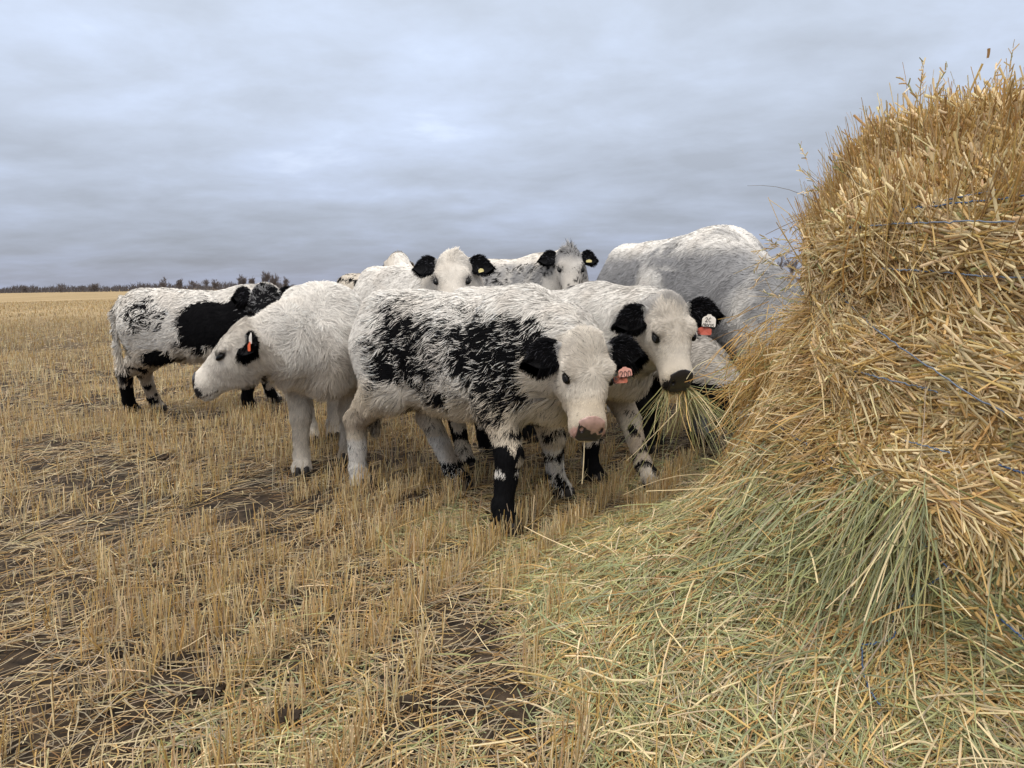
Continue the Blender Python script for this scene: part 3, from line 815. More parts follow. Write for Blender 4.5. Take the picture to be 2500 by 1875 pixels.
# ------------------------------------------------------------------ straw
PAL = {'gold': (.62, .43, .17), 'pale': (.80, .66, .40), 'brown': (.36, .22, .09), 'green': (.41, .41, .185), 'sage': (.335, .36, .20), 'grey': (.42, .35, .24), 'tan': (.58, .43, .23), 'ochre': (.52, .33, .11)}
PALA = {k: np.array(v) for k, v in PAL.items()}
def pick(n, weights, rg):
    ks = list(weights); w = np.array([weights[k] for k in ks], float); w /= w.sum()
    i = rg.choice(len(ks), size=n, p=w); c = np.array([PALA[k] for k in ks])[i]
    return c * rg.uniform(.72, 1.18, (n, 1)) * (1 + rg.normal(0, .03, (n, 3)))
def straw(P0, D, Ln, Wd, Nn, rg, K=4, bend=.10, sag=0.0, kink=0.3):
    """straws from P0 along D (unit), lying with Nn up; returns strips"""
    n = len(P0); T = np.linspace(0, 1, K); S_ = np.cross(D, Nn); S_ = nrm(S_)
    b1 = rg.normal(0, bend, (n, 1, 1)); b2 = rg.normal(0, bend * .6, (n, 1, 1))
    C = P0[:, None] + Ln[:, None, None] * (D[:, None] * T[None, :, None] + S_[:, None] * b1 * (T**2)[None, :, None] + Nn[:, None] * b2 * (T * (1 - T) * 2)[None, :, None])
    if sag: C[..., 2] -= (Ln[:, None] * sag * (T**2)[None]) * rg.uniform(.2, 1.2, (n, 1))
    if kink:                                       # a sharp fold part way along
        m = rg.random(n) < kink; kk = rg.normal(0, .35, (n, 1))
        t0 = rg.uniform(.3, .8, (n, 1))
        C += np.where(m[:, None, None], Ln[:, None, None] * np.maximum(T[None] - t0, 0)[..., None] * (S_ * kk)[:, None], 0)
    roll = rg.normal(0, .5, (n, 1)); wv = nrm(S_ * np.cos(roll) + Nn * np.sin(roll)) * (Wd / 2)[:, None]
    tn = nrm(Nn * np.cos(roll) - S_ * np.sin(roll)) * (Wd * .35)[:, None]
    return strips(C, wv, tip=.75, tent=tn)
class Bag:
    def __init__(s): s.V = []; s.F = []; s.C = []; s.n = 0
    def add(s, V, F, per, col):
        s.V.append(V); s.F.append(F + s.n); s.C.append(np.repeat(col, per, 0)); s.n += len(V)
    def make(s, name, parent=None, mat=None):
        return mesh_np(name, np.concatenate(s.V), np.concatenate(s.F), mat or M_STRAW, parent, col=np.concatenate(s.C))
rg = np.random.default_rng(99)
UP = np.array([0, 0, 1.0])

# stubble: standing cut stalks in drilled rows, loose straw between them
def field(r0, r1, dens, rgf):
    amax = math.radians(54); n = int(dens * amax * (r1**2 - r0**2))
    r = np.sqrt(rgf.uniform(r0**2, r1**2, n)); a = rgf.uniform(-amax, amax, n)
    return np.stack([r * np.sin(a), r * np.cos(a)], -1)
RA = math.radians(24); RD = np.array([math.sin(RA), math.cos(RA)]); RN = np.array([RD[1], -RD[0]])
st = Bag(); lt = Bag()
for r0, r1, ds, dl, wk in ((.6, 4, 1600, 1600, 1.0), (4, 8, 850, 850, 1.25), (8, 16, 300, 360, 1.9), (16, 34, 90, 55, 3.4), (34, 85, 14, 4, 8.0)):
    q = field(r0, r1, ds, rg)
    # snap across rows
    c = q @ RN; row = np.round(c / .26); q = q + np.outer(row * .26 - c + rg.normal(0, .035, len(q)), RN)
    keep = fbm(np.stack([q[:, 0], q[:, 1], q[:, 0] * 0], -1), 2.2, 120) + .25 * noise3(np.stack([q[:, 0], q[:, 1], q[:, 0] * 0], -1), 9, 121) > .51 + .16 * rg.random(len(q))
    q = q[keep]; n = len(q)
    clump = noise3(np.stack([q[:, 0], q[:, 1], q[:, 0] * 0], -1), 6, 125)
    P0 = np.stack([q[:, 0], q[:, 1], gz(q[:, 0], q[:, 1]) - .01], -1)
    lean = rg.normal(0, .13, (n, 2)) + np.array([.03, .0]); big = rg.random(n) < .12; lean = np.where(big[:, None], rg.normal(0, .6, (n, 2)), lean)
    D = nrm(np.concatenate([lean, np.ones((n, 1))], 1))
    Nn = nrm(np.stack([rg.normal(size=n), -np.abs(rg.normal(size=n)) - .3, np.zeros(n)], -1)); Nn = nrm(Nn - D * (Nn * D).sum(1, keepdims=True))
    Ln = (.075 + .065 * clump) * rg.uniform(.6, 1.35, n) + .02
    V, F, per = straw(P0, D, Ln, .0036 * wk * rg.uniform(.7, 1.25, n), Nn, rg, K=3, bend=.05, kink=.05)
    st.add(V, F, per, pick(n, {'gold': 1.6, 'tan': 4, 'pale': 3.0, 'brown': .8, 'ochre': .8, 'grey': 1.2}, rg) * (1 if r0 < 16 else .80))
    q = field(r0, r1, dl, rg); n = len(q); pz = np.stack([q[:, 0], q[:, 1], q[:, 0] * 0], -1)
    bare = fbm(pz, 1.5, 131); fine = fbm(pz, 7, 132)
    q = q[(bare * .36 + fine * .64 + .16 * rg.random(n)) > .535]; n = len(q)
    an = rg.normal(RA + 1.2, .9, n) + 2.2 * (noise3(np.stack([q[:, 0], q[:, 1], q[:, 0] * 0], -1), 1.3, 133) - .5)
    D = nrm(np.stack([np.sin(an), np.cos(an), rg.normal(.05, .13, n)], -1)); Nn = nrm(UP[None] + rg.normal(0, .15, (n, 3)))
    Ln = rg.gamma(4, .028, n) + .03
    P0 = np.stack([q[:, 0], q[:, 1], gz(q[:, 0], q[:, 1]) + rg.uniform(0, .022, n)], -1)
    V, F, per = straw(P0, D, Ln, .0034 * wk * rg.uniform(.6, 1.3, n), Nn, rg, K=3 if r0 > 3 else 4, bend=.14, kink=.25)
    lt.add(V, F, per, pick(n, {'gold': .6, 'tan': 3.2, 'pale': 1.4, 'brown': 2.0, 'grey': 3.2, 'ochre': .3}, rg) * .86)
tag(st.make('stubble'), 'standing cut straw stubble across the whole field', 'stubble', kind='stuff')
tag(lt.make('straw_litter'), 'loose fallen straw lying flat between the stubble', 'straw', kind='stuff')

# ------------------------------------------------------------------ the bale
bale = link('hay_bale', None); bale.location = (0, 0, 0)
tag(bale, 'round golden straw bale standing on end, wrapped in blue twine', 'hay bale')
def brad(th, z):                                   # bale radius with soft bulges between the twine rings
    p = np.stack([np.cos(th) * BR, np.sin(th) * BR, z], -1)
    sh = 1 - .18 * sst(z, BH - .30, BH + .02) ** 1.6
    return BR * sh * (1 + .020 * np.sin(z * 21 + 2 * fbm(p, 1.5, 140)) + (fbm(p, 2.5, 141) - .5) * .09 + (fbm(p, 9, 142) - .5) * .05)
nt_, nz_ = 220, 80
TH, ZZ = np.meshgrid(np.linspace(0, 2*math.pi, nt_, endpoint=False), np.linspace(-.02, BH, nz_), indexing='ij')
RRb = brad(TH, ZZ) - .012
V = np.stack([BC[0] + RRb*np.cos(TH), BC[1] + RRb*np.sin(TH), ZZ], -1).reshape(-1, 3)
ii, jj = np.meshgrid(np.arange(nt_), np.arange(nz_ - 1), indexing='ij'); im = (ii + 1) % nt_
Fb = np.stack([ii*nz_ + jj, im*nz_ + jj, im*nz_ + jj + 1, ii*nz_ + jj + 1], -1).reshape(-1, 4)
ctr = len(V); V = np.concatenate([V, [[BC[0], BC[1], BH + .03]]])
Ft = np.array([[i*nz_ + nz_ - 1, ((i+1) % nt_)*nz_ + nz_ - 1, ctr] for i in range(nt_)])
colb = np.tile([.33, .22, .095], (len(V), 1)) * (.55 + .9 * fbm(V, 30, 143))[:, None]
mesh_np('core', V, [Fb, Ft], M_STRAW, bale, col=colb)
cam_th = math.atan2(-BC[1], -BC[0])
bs = Bag()
n = 160000
th = np.where(rg.random(n) < .85, cam_th + rg.uniform(-1.75, 1.75, n), rg.uniform(-math.pi, math.pi, n)); z = rg.uniform(.02, BH, n)
p3 = np.stack([np.cos(th) * BR, np.sin(th) * BR, z], -1)
er = np.stack([np.cos(th), np.sin(th), 0*th], -1); et = np.stack([-np.sin(th), np.cos(th), 0*th], -1)
ang = 3.8 * (fbm(p3 * np.array([1, 1, 1.8]), 2.6, 150, 2) - .5) - .22 + rg.normal(0, .40, n) + np.where(rg.random(n) < .15, rg.uniform(-1.5, 1.5, n), 0)
out = np.where(rg.random(n) < .035, rg.uniform(.2, .9, n), rg.normal(.0, .07, n))
D = nrm(et * np.cos(ang)[:, None] + UP * np.sin(ang)[:, None] + er * out[:, None])
Ln = rg.gamma(5, .021, n) + .03
r = brad(th, z) + rg.uniform(-.012, .022, n)
P0 = np.stack([BC[0] + r*np.cos(th), BC[1] + r*np.sin(th), z], -1) - D * (Ln * .5)[:, None]
Ln = np.where((z > BH - .24) & (rg.random(n) < .30), .02, Ln)
P0 -= er * (Ln**2 * .05)[:, None]
V, F, per = straw(P0, D, Ln, .0047 * rg.uniform(.5, 1.6, n), er, rg, K=4, bend=.09, kink=.2)
zone = fbm(p3, 3.2, 151); gcol = pick(n, {'gold': 2.6, 'pale': 4.6, 'brown': .6, 'tan': 2.4, 'green': .15, 'ochre': .2}, rg)
gg = pick(n, {'green': 2, 'sage': 1.5, 'gold': .8, 'pale': .6, 'brown': .6}, rg)
lf = cam_th - (th - 2*math.pi*(th > 1.2)); mg = (rg.random(n) < .88 * sst(.62 - z + (zone - .5) * .6 + .30 * lf, .08, .35) * sst(lf + (zone - .5), -.45, .1))[:, None]
bs.add(V, F, per, np.where(mg, gg, gcol * np.array([1.13, 1.12, 1.08])))
# standing golden straw round the upper rim, leaning outwards
n = 30000
th = np.where(rg.random(n) < .8, cam_th + rg.uniform(-2.0, 1.6, n), rg.uniform(-math.pi, math.pi, n))
z = BH - .27 + .27 * rg.random(n) ** .8 ; inn = rg.random(n) < .35; z = np.where(inn, BH - .02, z)
er = np.stack([np.cos(th), np.sin(th), 0*th], -1); et = np.stack([-np.sin(th), np.cos(th), 0*th], -1)
r = np.where(inn, BR * np.sqrt(rg.uniform(.15, .62, n)), brad(th, np.minimum(z, BH)) + rg.uniform(-.02, .02, n))
lean = .35 * (noise3(np.stack([th * 2, z, z], -1), 1.2, 160) - .3)
D = nrm(UP + et * (lean + .35 + rg.normal(0, .26, n))[:, None] + er * (rg.normal(.10, .22, n))[:, None])
P0 = np.stack([BC[0] + r*np.cos(th), BC[1] + r*np.sin(th), z], -1)
Ln = rg.gamma(5, .021, n) + .05
P0[:, 2] -= Ln * .62
V, F, per = straw(P0, D, Ln, .0031 * rg.uniform(.6, 1.4, n), er, rg, K=4, bend=.12, kink=.10)
bs.add(V, F, per, pick(n, {'ochre': 2.6, 'gold': 3.2, 'brown': .9, 'pale': 1.2, 'tan': 1.6}, rg))
# tall seed stems poking out of the top and the left edge
def stems(P0, D, Ln, Wd, colw, K=7, sag=.15, bag=None, heads=True):
    n = len(P0); Nn = nrm(np.cross(D, nrm(rg.normal(size=(n, 3)))))
    V, F, per = straw(P0, D, Ln, Wd, Nn, rg, K=K, bend=.12, sag=sag, kink=.3)
    bag.add(V, F, per, pick(n, colw, rg))
    if heads:
        tips = V.reshape(n, per, 3)[:, -2]; pre = V.reshape(n, per, 3)[:, -5]
        for i in range(0, n, 2):
            dd = nrm(tips[i] - pre[i]); m = 10; tt = np.linspace(-.05, .01, m)
            b0 = tips[i] + dd * tt[:, None]; D2 = nrm(dd[None] + rg.normal(0, .45, (m, 3)))
            V2, F2, p2 = straw(b0, D2, np.full(m, .018), np.full(m, .004), nrm(np.cross(D2, rg.normal(size=(m, 3)))), rg, K=3, kink=0)
            bag.add(V2, F2, p2, pick(m, {'tan': 1, 'pale': 1, 'green': .5}, rg))
n = 46; th = cam_th + rg.uniform(-1.9, .9, n); er = np.stack([np.cos(th), np.sin(th), 0*th], -1); et = np.stack([-np.sin(th), np.cos(th), 0*th], -1)
P0 = np.stack([BC[0] + BR*.80*np.cos(th), BC[1] + BR*.80*np.sin(th), np.full(n, BH - .03)], -1)
stems(P0, nrm(UP + et * rg.normal(.35, .4, (n, 1)) + er * rg.normal(.1, .3, (n, 1))), rg.uniform(.10, .22, n), np.full(n, .0024), {'tan': 2, 'gold': 2, 'green': .6, 'grey': 1}, bag=bs)
n = 130; th = cam_th - 1.05 + rg.normal(0, .28, n); er = np.stack([np.cos(th), np.sin(th), 0*th], -1)
zz = rg.uniform(.75, 1.42, n); P0 = np.stack([BC[0] + BR*.97*np.cos(th), BC[1] + BR*.97*np.sin(th), zz], -1)
stems(P0, nrm(er + UP * rg.normal(-.1, .7, (n, 1)) + rg.normal(0, .35, (n, 3))), rg.uniform(.08, .28, n), np.full(n, .0024), {'tan': 2, 'gold': 2, 'pale': 1, 'grey': 1}, bag=bs, sag=.3)
tag(bs.make('bale_straw', bale), kind='stuff')

# twine: hit() finds the hay surface seen at a pixel of the photograph
def hit(px, py, off=.02):
    d = ray(px, py); t = np.arange(.7, 6, .006); p = CAM + np.outer(t, d)
    dx, dy = p[:, 0] - BC[0], p[:, 1] - BC[1]
    ok = ((np.hypot(dx, dy) < brad(np.arctan2(dy, dx), p[:, 2])) & (p[:, 2] < BH)) | (p[:, 2] < np.maximum(hz(p[:, 0], p[:, 1]), 0))
    return p[np.argmax(ok)] - nrm(d) * off if ok.any() else None
M_TW, _ = mat_basic('blue_twine', (.09, .145, .26), .75)
M_TWG, _ = mat_basic('faded_twine', (.17, .21, .28), .7)
def tube(P, r, sides=5):
    P = np.asarray(P, float); n = len(P); T = nrm(np.gradient(P, axis=0)); A = nrm(np.cross(T, np.array([.3, .2, .93]))); B = np.cross(T, A)
    V = np.concatenate([P[:, None] + r * (np.cos(a) * A + np.sin(a) * B)[:, None] for a in np.linspace(0, 2*math.pi, sides, endpoint=False)], 1).reshape(-1, 3)
    i, j = np.meshgrid(np.arange(n - 1), np.arange(sides), indexing='ij'); jn = (j + 1) % sides
    return V, np.stack([i*sides + j, (i+1)*sides + j, (i+1)*sides + jn, i*sides + jn], -1).reshape(-1, 4)
def resample(P, m, sm=3):
    P = np.array(P, float); s_ = np.concatenate([[0], np.cumsum(np.linalg.norm(np.diff(P, axis=0), axis=1))]); u = np.linspace(0, s_[-1], m)
    Q = np.stack([np.interp(u, s_, P[:, k]) for k in range(P.shape[1])], -1)
    k = np.array([.25, .5, .25])
    for _ in range(sm): Q[1:-1] = np.stack([np.convolve(Q[:, c], k, 'same') for c in range(Q.shape[1])], -1)[1:-1]
    return Q
def twine(pix, r=.0018, m=M_TW, off=.046):
    pts = [hit(*q, off=off) for q in resample(pix, 40)]
    pts = [p for p in pts if p is not None]
    if len(pts) < 3: return
    P = resample(pts, 60, 8) + rg.normal(0, .0012, (60, 3))
    V, F = tube(P, r); mesh_np('twine', V, F, m, bale)
twine([(2095,545),(2250,500),(2400,470),(2499,455)], .0020); twine([(2060,530),(2250,505),(2400,490),(2499,478)], .0019)
twine([(2020,560),(2200,546),(2350,540),(2480,542)], .0018, M_TWG)
twine([(2060,430),(2150,405),(2300,385),(2420,360)], .0018, M_TWG)
twine([(2150,655),(2300,665),(2400,674),(2499,678)], .0018, M_TWG)
twine([(1968,500),(1972,560),(1990,640),(2050,720),(2120,790),(2200,850),(2290,910),(2400,985),(2499,1025)], .0018, M_TWG, .05)
twine([(2085,905),(2180,930),(2290,955)], .0018, M_TWG)
twine([(1872,1020),(1920,1055),(1970,1085)], .0018, M_TWG); twine([(1997,1114),(2080,1180),(2200,1275),(2290,1360),(2347,1422)], .0019)
twine([(2300,1408),(2240,1445),(2190,1485),(2178,1520),(2190,1558),(2150,1568),(2105,1575)], .0020, M_TW, .05)
twine([(2104,1580),(2106,1640),(2120,1680),(2152,1728)], .0018)
twine([(2190,1070),(2260,1090),(2320,1105)], .0018, M_TWG); twine([(2440,1135),(2499,1155)], .0018); twine([(2430,1500),(2499,1560)], .0019)

# ------------------------------------------------------------------ spilled hay round the bale
nh_ = 150
gx, gy = np.meshgrid(np.linspace(-1.3, 4.2, nh_), np.linspace(-.2, 4.8, nh_), indexing='ij')
hh = hz(gx, gy); gg0 = gz(gx, gy)
V = np.stack([gx, gy, np.where(hh > -.005, np.maximum(hh - .07, gg0 - .02), gg0 - .05)], -1).reshape(-1, 3)
ii, jj = np.meshgrid(np.arange(nh_ - 1), np.arange(nh_ - 1), indexing='ij')
Fh = np.stack([ii*nh_ + jj, (ii+1)*nh_ + jj, (ii+1)*nh_ + jj + 1, ii*nh_ + jj + 1], -1).reshape(-1, 4)
Fh = Fh[(V[Fh][:, :, 2] > gz(V[Fh][:, :, 0], V[Fh][:, :, 1]) - .03).all(1)]
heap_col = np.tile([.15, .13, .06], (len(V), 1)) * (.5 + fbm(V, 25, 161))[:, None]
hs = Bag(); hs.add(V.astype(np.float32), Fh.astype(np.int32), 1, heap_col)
n = 150000
d = -.12 + 1.95 * rg.random(n) ** 1.1; ph = np.where(rg.random(n) < .8, math.radians(180) + rg.uniform(-1.6, 1.2, n), rg.uniform(-math.pi, math.pi, n))
x = BC[0] + (BR + d) * np.cos(ph); y = BC[1] + (BR + d) * np.sin(ph)
h = hz(x, y); k = (h > gz(x, y) - .02 - .05 * rg.random(n)) & (np.hypot(x, y) > .5)
x, y, d, ph, h = x[k], y[k], d[k], ph[k], h[k]; n = len(x)
e = .03; hx = (hz(x + e, y) - hz(x - e, y)) / (2*e); hy = (hz(x, y + e) - hz(x, y - e)) / (2*e)
hx = np.clip(hx, -2.2, 2.2); hy = np.clip(hy, -2.2, 2.2)
Nn = nrm(np.stack([-hx, -hy, np.ones(n)], -1)); slope = np.hypot(hx, hy)
er = np.stack([np.cos(ph), np.sin(ph), 0*ph], -1)
dn = nrm(er - Nn * (er * Nn).sum(1, keepdims=True)); sd_ = np.cross(Nn, dn)
p3 = np.stack([x, y, h], -1)
a = (fbm(p3, 3.0, 170, 2) - .5) * (2.2 + 7 * sst(-slope, -1.0, -.3)) + rg.normal(0, .45 + .5 * sst(-slope, -1.2, -.4), n)
D = nrm(dn * np.cos(a)[:, None] + sd_ * np.sin(a)[:, None] + Nn * rg.normal(.05, .16, n)[:, None])
Ln = rg.gamma(6, .021, n) + .035
P0 = p3 + Nn * rg.uniform(-.055, .035, n)[:, None] - D * (Ln * .4)[:, None]
V, F, per = straw(P0, D, Ln, .0034 * rg.uniform(.5, 1.6, n), Nn, rg, K=5, bend=.16, sag=.12, kink=.35)
zone = fbm(p3, 2.4, 171)
gr = sst(-h + (zone - .5) * .9, -.60, -.20)
ca = pick(n, {'gold': 2.6, 'pale': 1.4, 'tan': 2, 'ochre': 1.4, 'brown': 1.0, 'green': .4}, rg); cb = pick(n, {'green': 3, 'sage': 2.2, 'pale': 1.1, 'gold': .8, 'grey': .8, 'brown': .7}, rg)
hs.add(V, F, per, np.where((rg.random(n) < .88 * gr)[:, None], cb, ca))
# yellow tuft pulled out on the left shoulder of the spill, and long arching stems
c = hit(1900, 900, 0.0)
if c is None: c = at(1900, 900, 2.55)
n = 900; b0 = c + rg.normal(0, 1, (n, 3)) * np.array([.07, .06, .09])
stems(b0, nrm(np.array([-.45, -.25, -.55]) + rg.normal(0, .40, (n, 3))), rg.uniform(.08, .22, n), np.full(n, .0034), {'gold': 3, 'ochre': 3, 'pale': 1, 'green': .6}, bag=hs, heads=False)
b0 = []
for _ in range(2700):                              # long sage green stems hanging down the torn face
    u_, v_ = rg.uniform(1600, 2280), rg.uniform(1120, 1720)
    if abs(u_ - (2240 - (v_ - 1120) * .85)) > 300 + 60 * rg.normal(): continue
    q = hit(u_, v_, .008)
    if q is not None: b0.append(q)
b0 = np.array(b0); n = len(b0)
stems(b0, nrm(np.array([-.42, -.30, -.62]) + rg.normal(0, .17, (n, 3))), rg.uniform(.15, .36, n), rg.uniform(.0026, .005, n), {'sage': 4, 'green': 2.4, 'pale': .8, 'grey': .6}, bag=hs, heads=False, sag=.1)
n = 420; qx = rg.uniform(1250, 2450, n); qy = rg.uniform(1120, 1870, n); b0 = []
for u_, v_ in zip(qx, qy):
    if v_ < 1250 and u_ > 1900: u_ -= 500
    q = hit(u_, v_, .01)
    if q is not None: b0.append(q)
b0 = np.array(b0); n = len(b0); stems(b0, nrm(rg.normal(0, 1, (n, 3)) * np.array([1, 1, .35]) + np.array([-.1, -.2, .25])), rg.uniform(.15, .38, n), rg.uniform(.003, .006, n), {'pale': 3, 'green': 1.6, 'gold': 1, 'sage': 1}, bag=hs, heads=False, sag=.35)
tag(hs.make('loose_hay'), 'loose green and golden hay spilled around the foot of the bale', 'hay', kind='stuff')

# a few pale green blades blown onto the stubble
n = 26
for (u_, v_) in ((430,1310),(470,1290),(600,1570),(560,1590),(760,1640),(700,1710),(1080,1290)): pass
bl = Bag(); b0 = np.array([on_ground(*q) for q in ((360,1390),(400,1370),(1040,1420),(600,1570),(640,1560),(560,1660),(500,1720),(620,1800),(1090,1310),(900,1300),(1180,1560),(1150,1640))]) + np.array([0, 0, .05])
n = len(b0); stems(b0, nrm(rg.normal(0, 1, (n, 3)) * np.array([1, .6, .2]) + np.array([0, 0, .25])), rg.uniform(.2, .36, n), np.full(n, .005), {'green': 1, 'sage': 1, 'pale': .5}, bag=bl, heads=False, sag=.3)
tag(bl.make('green_blades'), 'scattered pale green blades of hay blown onto the stubble', 'hay', kind='stuff')

# ------------------------------------------------------------------ hay held in mouths
def mouth(cow, t=.40, v=0, w=-.112): return cow.org + cow.Rw @ (cow.hp(t, v, w) * cow.sc)
wb = Bag(); m0 = mouth(cows['H'], .385, .0, -.120)
n = 125; side = np.where(rg.random(n) < .2, -1.0, 1.0)
cw = cows['H']; rv = cw.Rw @ cw.HV
b0 = m0 + rv * (side * rg.uniform(.02, .062, n) * (1))[:, None] + rg.normal(0, .008, (n, 3))
tgt = np.where(side[:, None] < 0, np.array([-.45, -.25, -1.0]), np.array([.62, -.28, -.75])) + rg.normal(0, .48, (n, 3)) * np.array([1, .8, .6])
D = nrm(tgt); Ln = rg.uniform(.14, .60, n) * rg.uniform(.5, 1, n)
Nn = nrm(np.cross(D, np.cross(np.array([0, 0, 1.0]), D) + 1e-3)); V, F, per = straw(b0, D, Ln, rg.uniform(.0026, .0058, n), Nn, rg, K=7, bend=.20, sag=.30, kink=.75)
wb.add(V, F, per, pick(n, {'green': 3, 'pale': 1.6, 'sage': 1, 'gold': 1}, rg))
tag(wb.make('hay_wisp'), 'drooping green and yellow hay hanging from the black nosed calf\'s mouth', 'hay')
def stem(name, p, q, label):
    P = resample([p, (np.array(p) + q) / 2 + np.array([.003, -.002, 0]), q], 8); V, F = tube(P, .0022, 4)
    tag(mesh_np(name, V, F, M_STRAW, col=np.tile([.78, .66, .42], (len(V), 1))), label, 'straw')
dA = (mouth(cows['A']) - CAM) @ F_ - .02; dB = (mouth(cows['B']) - CAM) @ F_
stem('straw_stem', at(1427, 1060, dA), at(1421, 1182, dA - .01), 'single pale straw hanging straight down from the pink muzzled calf\'s mouth')
stem('straw_stem', at(480, 954, dB), at(461, 977, dB), 'short pale straw poking from the mouth of the calf in profile')

# ------------------------------------------------------------------ clods of dark soil
M_CLOD = mat_attr('clod', rough=.95, spec=.1)
for i, (px, py, r) in enumerate(((510, 1690, .045), (370, 1095, .04), (390, 1120, .06), (430, 1620, .05), (700, 1745, .05), (1010, 1730, .05), (770, 1245, .035), (300, 1600, .04), (200, 1350, .04), (560, 1510, .035))):
    c = on_ground(px, py); V = []; F = []; r = r * .72
    nn, mm = 40, 24
    for a in range(mm + 1):
        for b in range(nn):
            t_, f_ = math.pi * a / mm, 2*math.pi * b / nn; V.append((math.sin(t_)*math.cos(f_)*1.3, math.sin(t_)*math.sin(f_), math.cos(t_)*.6))
    for a in range(mm):
        for b in range(nn): F.append([a*nn + b, (a+1)*nn + b, (a+1)*nn + (b+1) % nn, a*nn + (b+1) % nn])
    V = np.array(V); V = V * (1 + .7 * (fbm(V + i * 5, 2.2, 180) - .5) + .6 * (noise3(V + i, 6, 181) - .5) + .35 * (noise3(V + i, 15, 183) - .5))[:, None] * r
    o = mesh_np('soil_clod', V, np.array(F), M_CLOD, col=np.tile([.045, .034, .026], (len(V), 1)) * (.7 + .6 * noise3(V, 90, 182))[:, None])
    o.location = (c[0], c[1], gz(np.array([c[0]]), np.array([c[1]]))[0] + r * .2)
    tag(o, 'dark crumbly clod of soil lying among the stubble', 'soil clod', 'dark soil clods in the stubble')

# ------------------------------------------------------------------ trees along the horizon
def twigs(rgt, base, height, spread, levels=4, first=7, thick=.02):
    """bare upright branching crown as strips; base point, returns list of arrays (trunk, crown)"""
    segs = []
    def grow(p, d, L, r, lv):
        q = p + d * L; segs.append((p, q, r, r * .6, lv))
        if lv >= levels: return
        k = first if lv == 0 else rgt.integers(3, 6)
        for _ in range(k):
            s_ = rgt.uniform(.25, 1.0); b = p + (q - p) * s_
            nd = nrm(d * .9 + rgt.normal(0, .42 * spread, 3) + np.array([0, 0, .35]))
            grow(b, nd, L * rgt.uniform(.5, .75), r * .5, lv + 1)
    for _ in range(rgt.integers(1, 4)):
        grow(np.array(base, float), nrm(np.array([rgt.normal(0, .12), rgt.normal(0, .12), 1.0])), height * .48, height * thick, 0)
    return segs
def seg_mesh(name, segs, parent, col):
    A = np.array([s_[0] for s_ in segs]); B = np.array([s_[1] for s_ in segs]); r0 = np.array([s_[2] for s_ in segs]); r1 = np.array([s_[3] for s_ in segs])
    V = []; F = []; D = nrm(B - A); X = nrm(np.cross(D, np.array([.1, 1, .05]))); Yv = np.cross(D, X); n = len(A)
    for k in range(3):
        a = 2*math.pi*k/3; o = np.cos(a) * X + np.sin(a) * Yv; V += [A + o * r0[:, None], B + o * r1[:, None]]
    V = np.stack(V, 1).reshape(-1, 3); b = np.arange(n)[:, None] * 6
    F = np.concatenate([b + np.array([0, 2, 3, 1]), b + np.array([2, 4, 5, 3]), b + np.array([4, 0, 1, 5])])
    return mesh_np(name, V, F, M_BARK, parent, col=np.tile(col, (len(V), 1)))
rt = np.random.default_rng(5)
TREES = [(400, 30, 26), (440, 26, 22), (470, 22, 30), (505, 23, 24), (525, 24, 24), (590, 34, 22), (615, 30, 34), (650, 42, 30), (672, 38, 30), (700, 26, 26), (840, 24, 28), (1478, 46, 24), (150, 16, 34), (230, 15, 40), (60, 14, 36), (1905, 66, 60), (1935, 60, 50)]
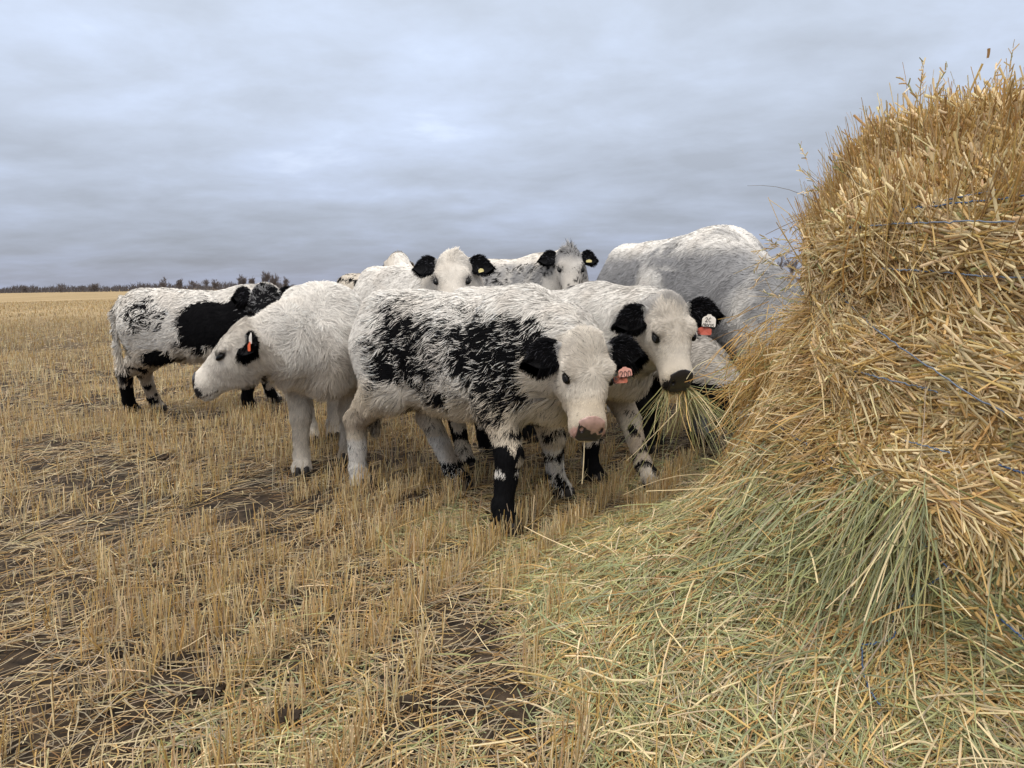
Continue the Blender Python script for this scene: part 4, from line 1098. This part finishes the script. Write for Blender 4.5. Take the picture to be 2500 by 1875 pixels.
WHERE = {400: 'round bare tree above the back of the side-on calf', 440: 'low bare tree right of the round one above the black and white calf', 470: 'spreading low bare tree at the end of the left tree group', 505: 'bare tree starting the second clump on the horizon', 525: 'bare tree ending the second clump on the horizon',
 590: 'slim bare tree standing alone left of the tall pair', 615: 'bare tree just right of the slim lone one', 650: 'tallest bare tree on the skyline above the grey polled head', 672: 'tall bare tree right of the tallest on the left skyline', 700: 'small bare tree right of the tall skyline pair', 840: 'small bare tree beside the cream calf rump',
 1478: 'bare tree between the roan cow and the big grey cow', 150: 'low bare tree near the left end of the far wood', 230: 'low bushy tree left of the side-on calf\'s tail', 60: 'low bare tree at the very left of the horizon', 1905: 'wispy bare tree between the big grey cow\'s neck and the bale', 1935: 'bare tree half hidden by the edge of the bale'}
for i, (px, hp_, wpx) in enumerate(TREES):
    dist = 190 + 60 * rt.random() if hp_ > 20 else 320
    P = at(px, 702 - (px / 1471) * 14, dist); P[2] = 0; hgt = (hp_ + 8) / FPX * dist; sp = (wpx / hp_)
    root = link('bare_tree', None); root.location = P
    tag(root, WHERE[px], 'tree', 'bare trees along the horizon')
    sg_ = twigs(rt, (0, 0, -.2), hgt, sp * 1.1, 4, 8, .016)
    sc_ = hgt / max(s_[1][2] for s_ in sg_); sg_ = [(a * sc_, b * sc_, r * 1.0, r2, lv) for a, b, r, r2, lv in sg_]
    sg_ = [(a, b, max(r, .035), max(r2, .02), lv) for a, b, r, r2, lv in sg_]
    colt = np.array([.175, .155, .155])
    seg_mesh('trunk', [s_ for s_ in sg_ if s_[4] == 0], root, colt * .8)
    seg_mesh('crown', [s_ for s_ in sg_ if s_[4] > 0], root, colt)
# far-off wood: a low dense line of brush
segs = []
for i in range(5200):
    px = rt.uniform(-260, 2900); dist = rt.uniform(330, 420)
    hp_ = 7 + 8 * noise3(np.array([[px * .02, 0, 0]]), 1.0, 190)[0] + 5 * noise3(np.array([[px * .12, 3, 0]]), 1.0, 191)[0]
    if px > 720: hp_ *= .62
    P = at(px, 702 - (px / 1471) * 14, dist); P[2] = 0; h_ = hp_ / FPX * dist * rt.uniform(.6, 1.25)
    top = P + np.array([rt.normal(0, .6), rt.normal(0, .6), h_]); segs.append((P, top, .30, .05, 0))
    for _ in range(3):
        s_ = rt.uniform(.2, .8); b = P + (top - P) * s_; segs.append((b, b + nrm(np.array([rt.normal(), rt.normal(), 1.3])) * h_ * .5, .12, .03, 1))
tag(seg_mesh('far_wood', segs, None, np.array([.115, .105, .108])), 'low dark line of leafless brush on the horizon', 'wood', kind='stuff')
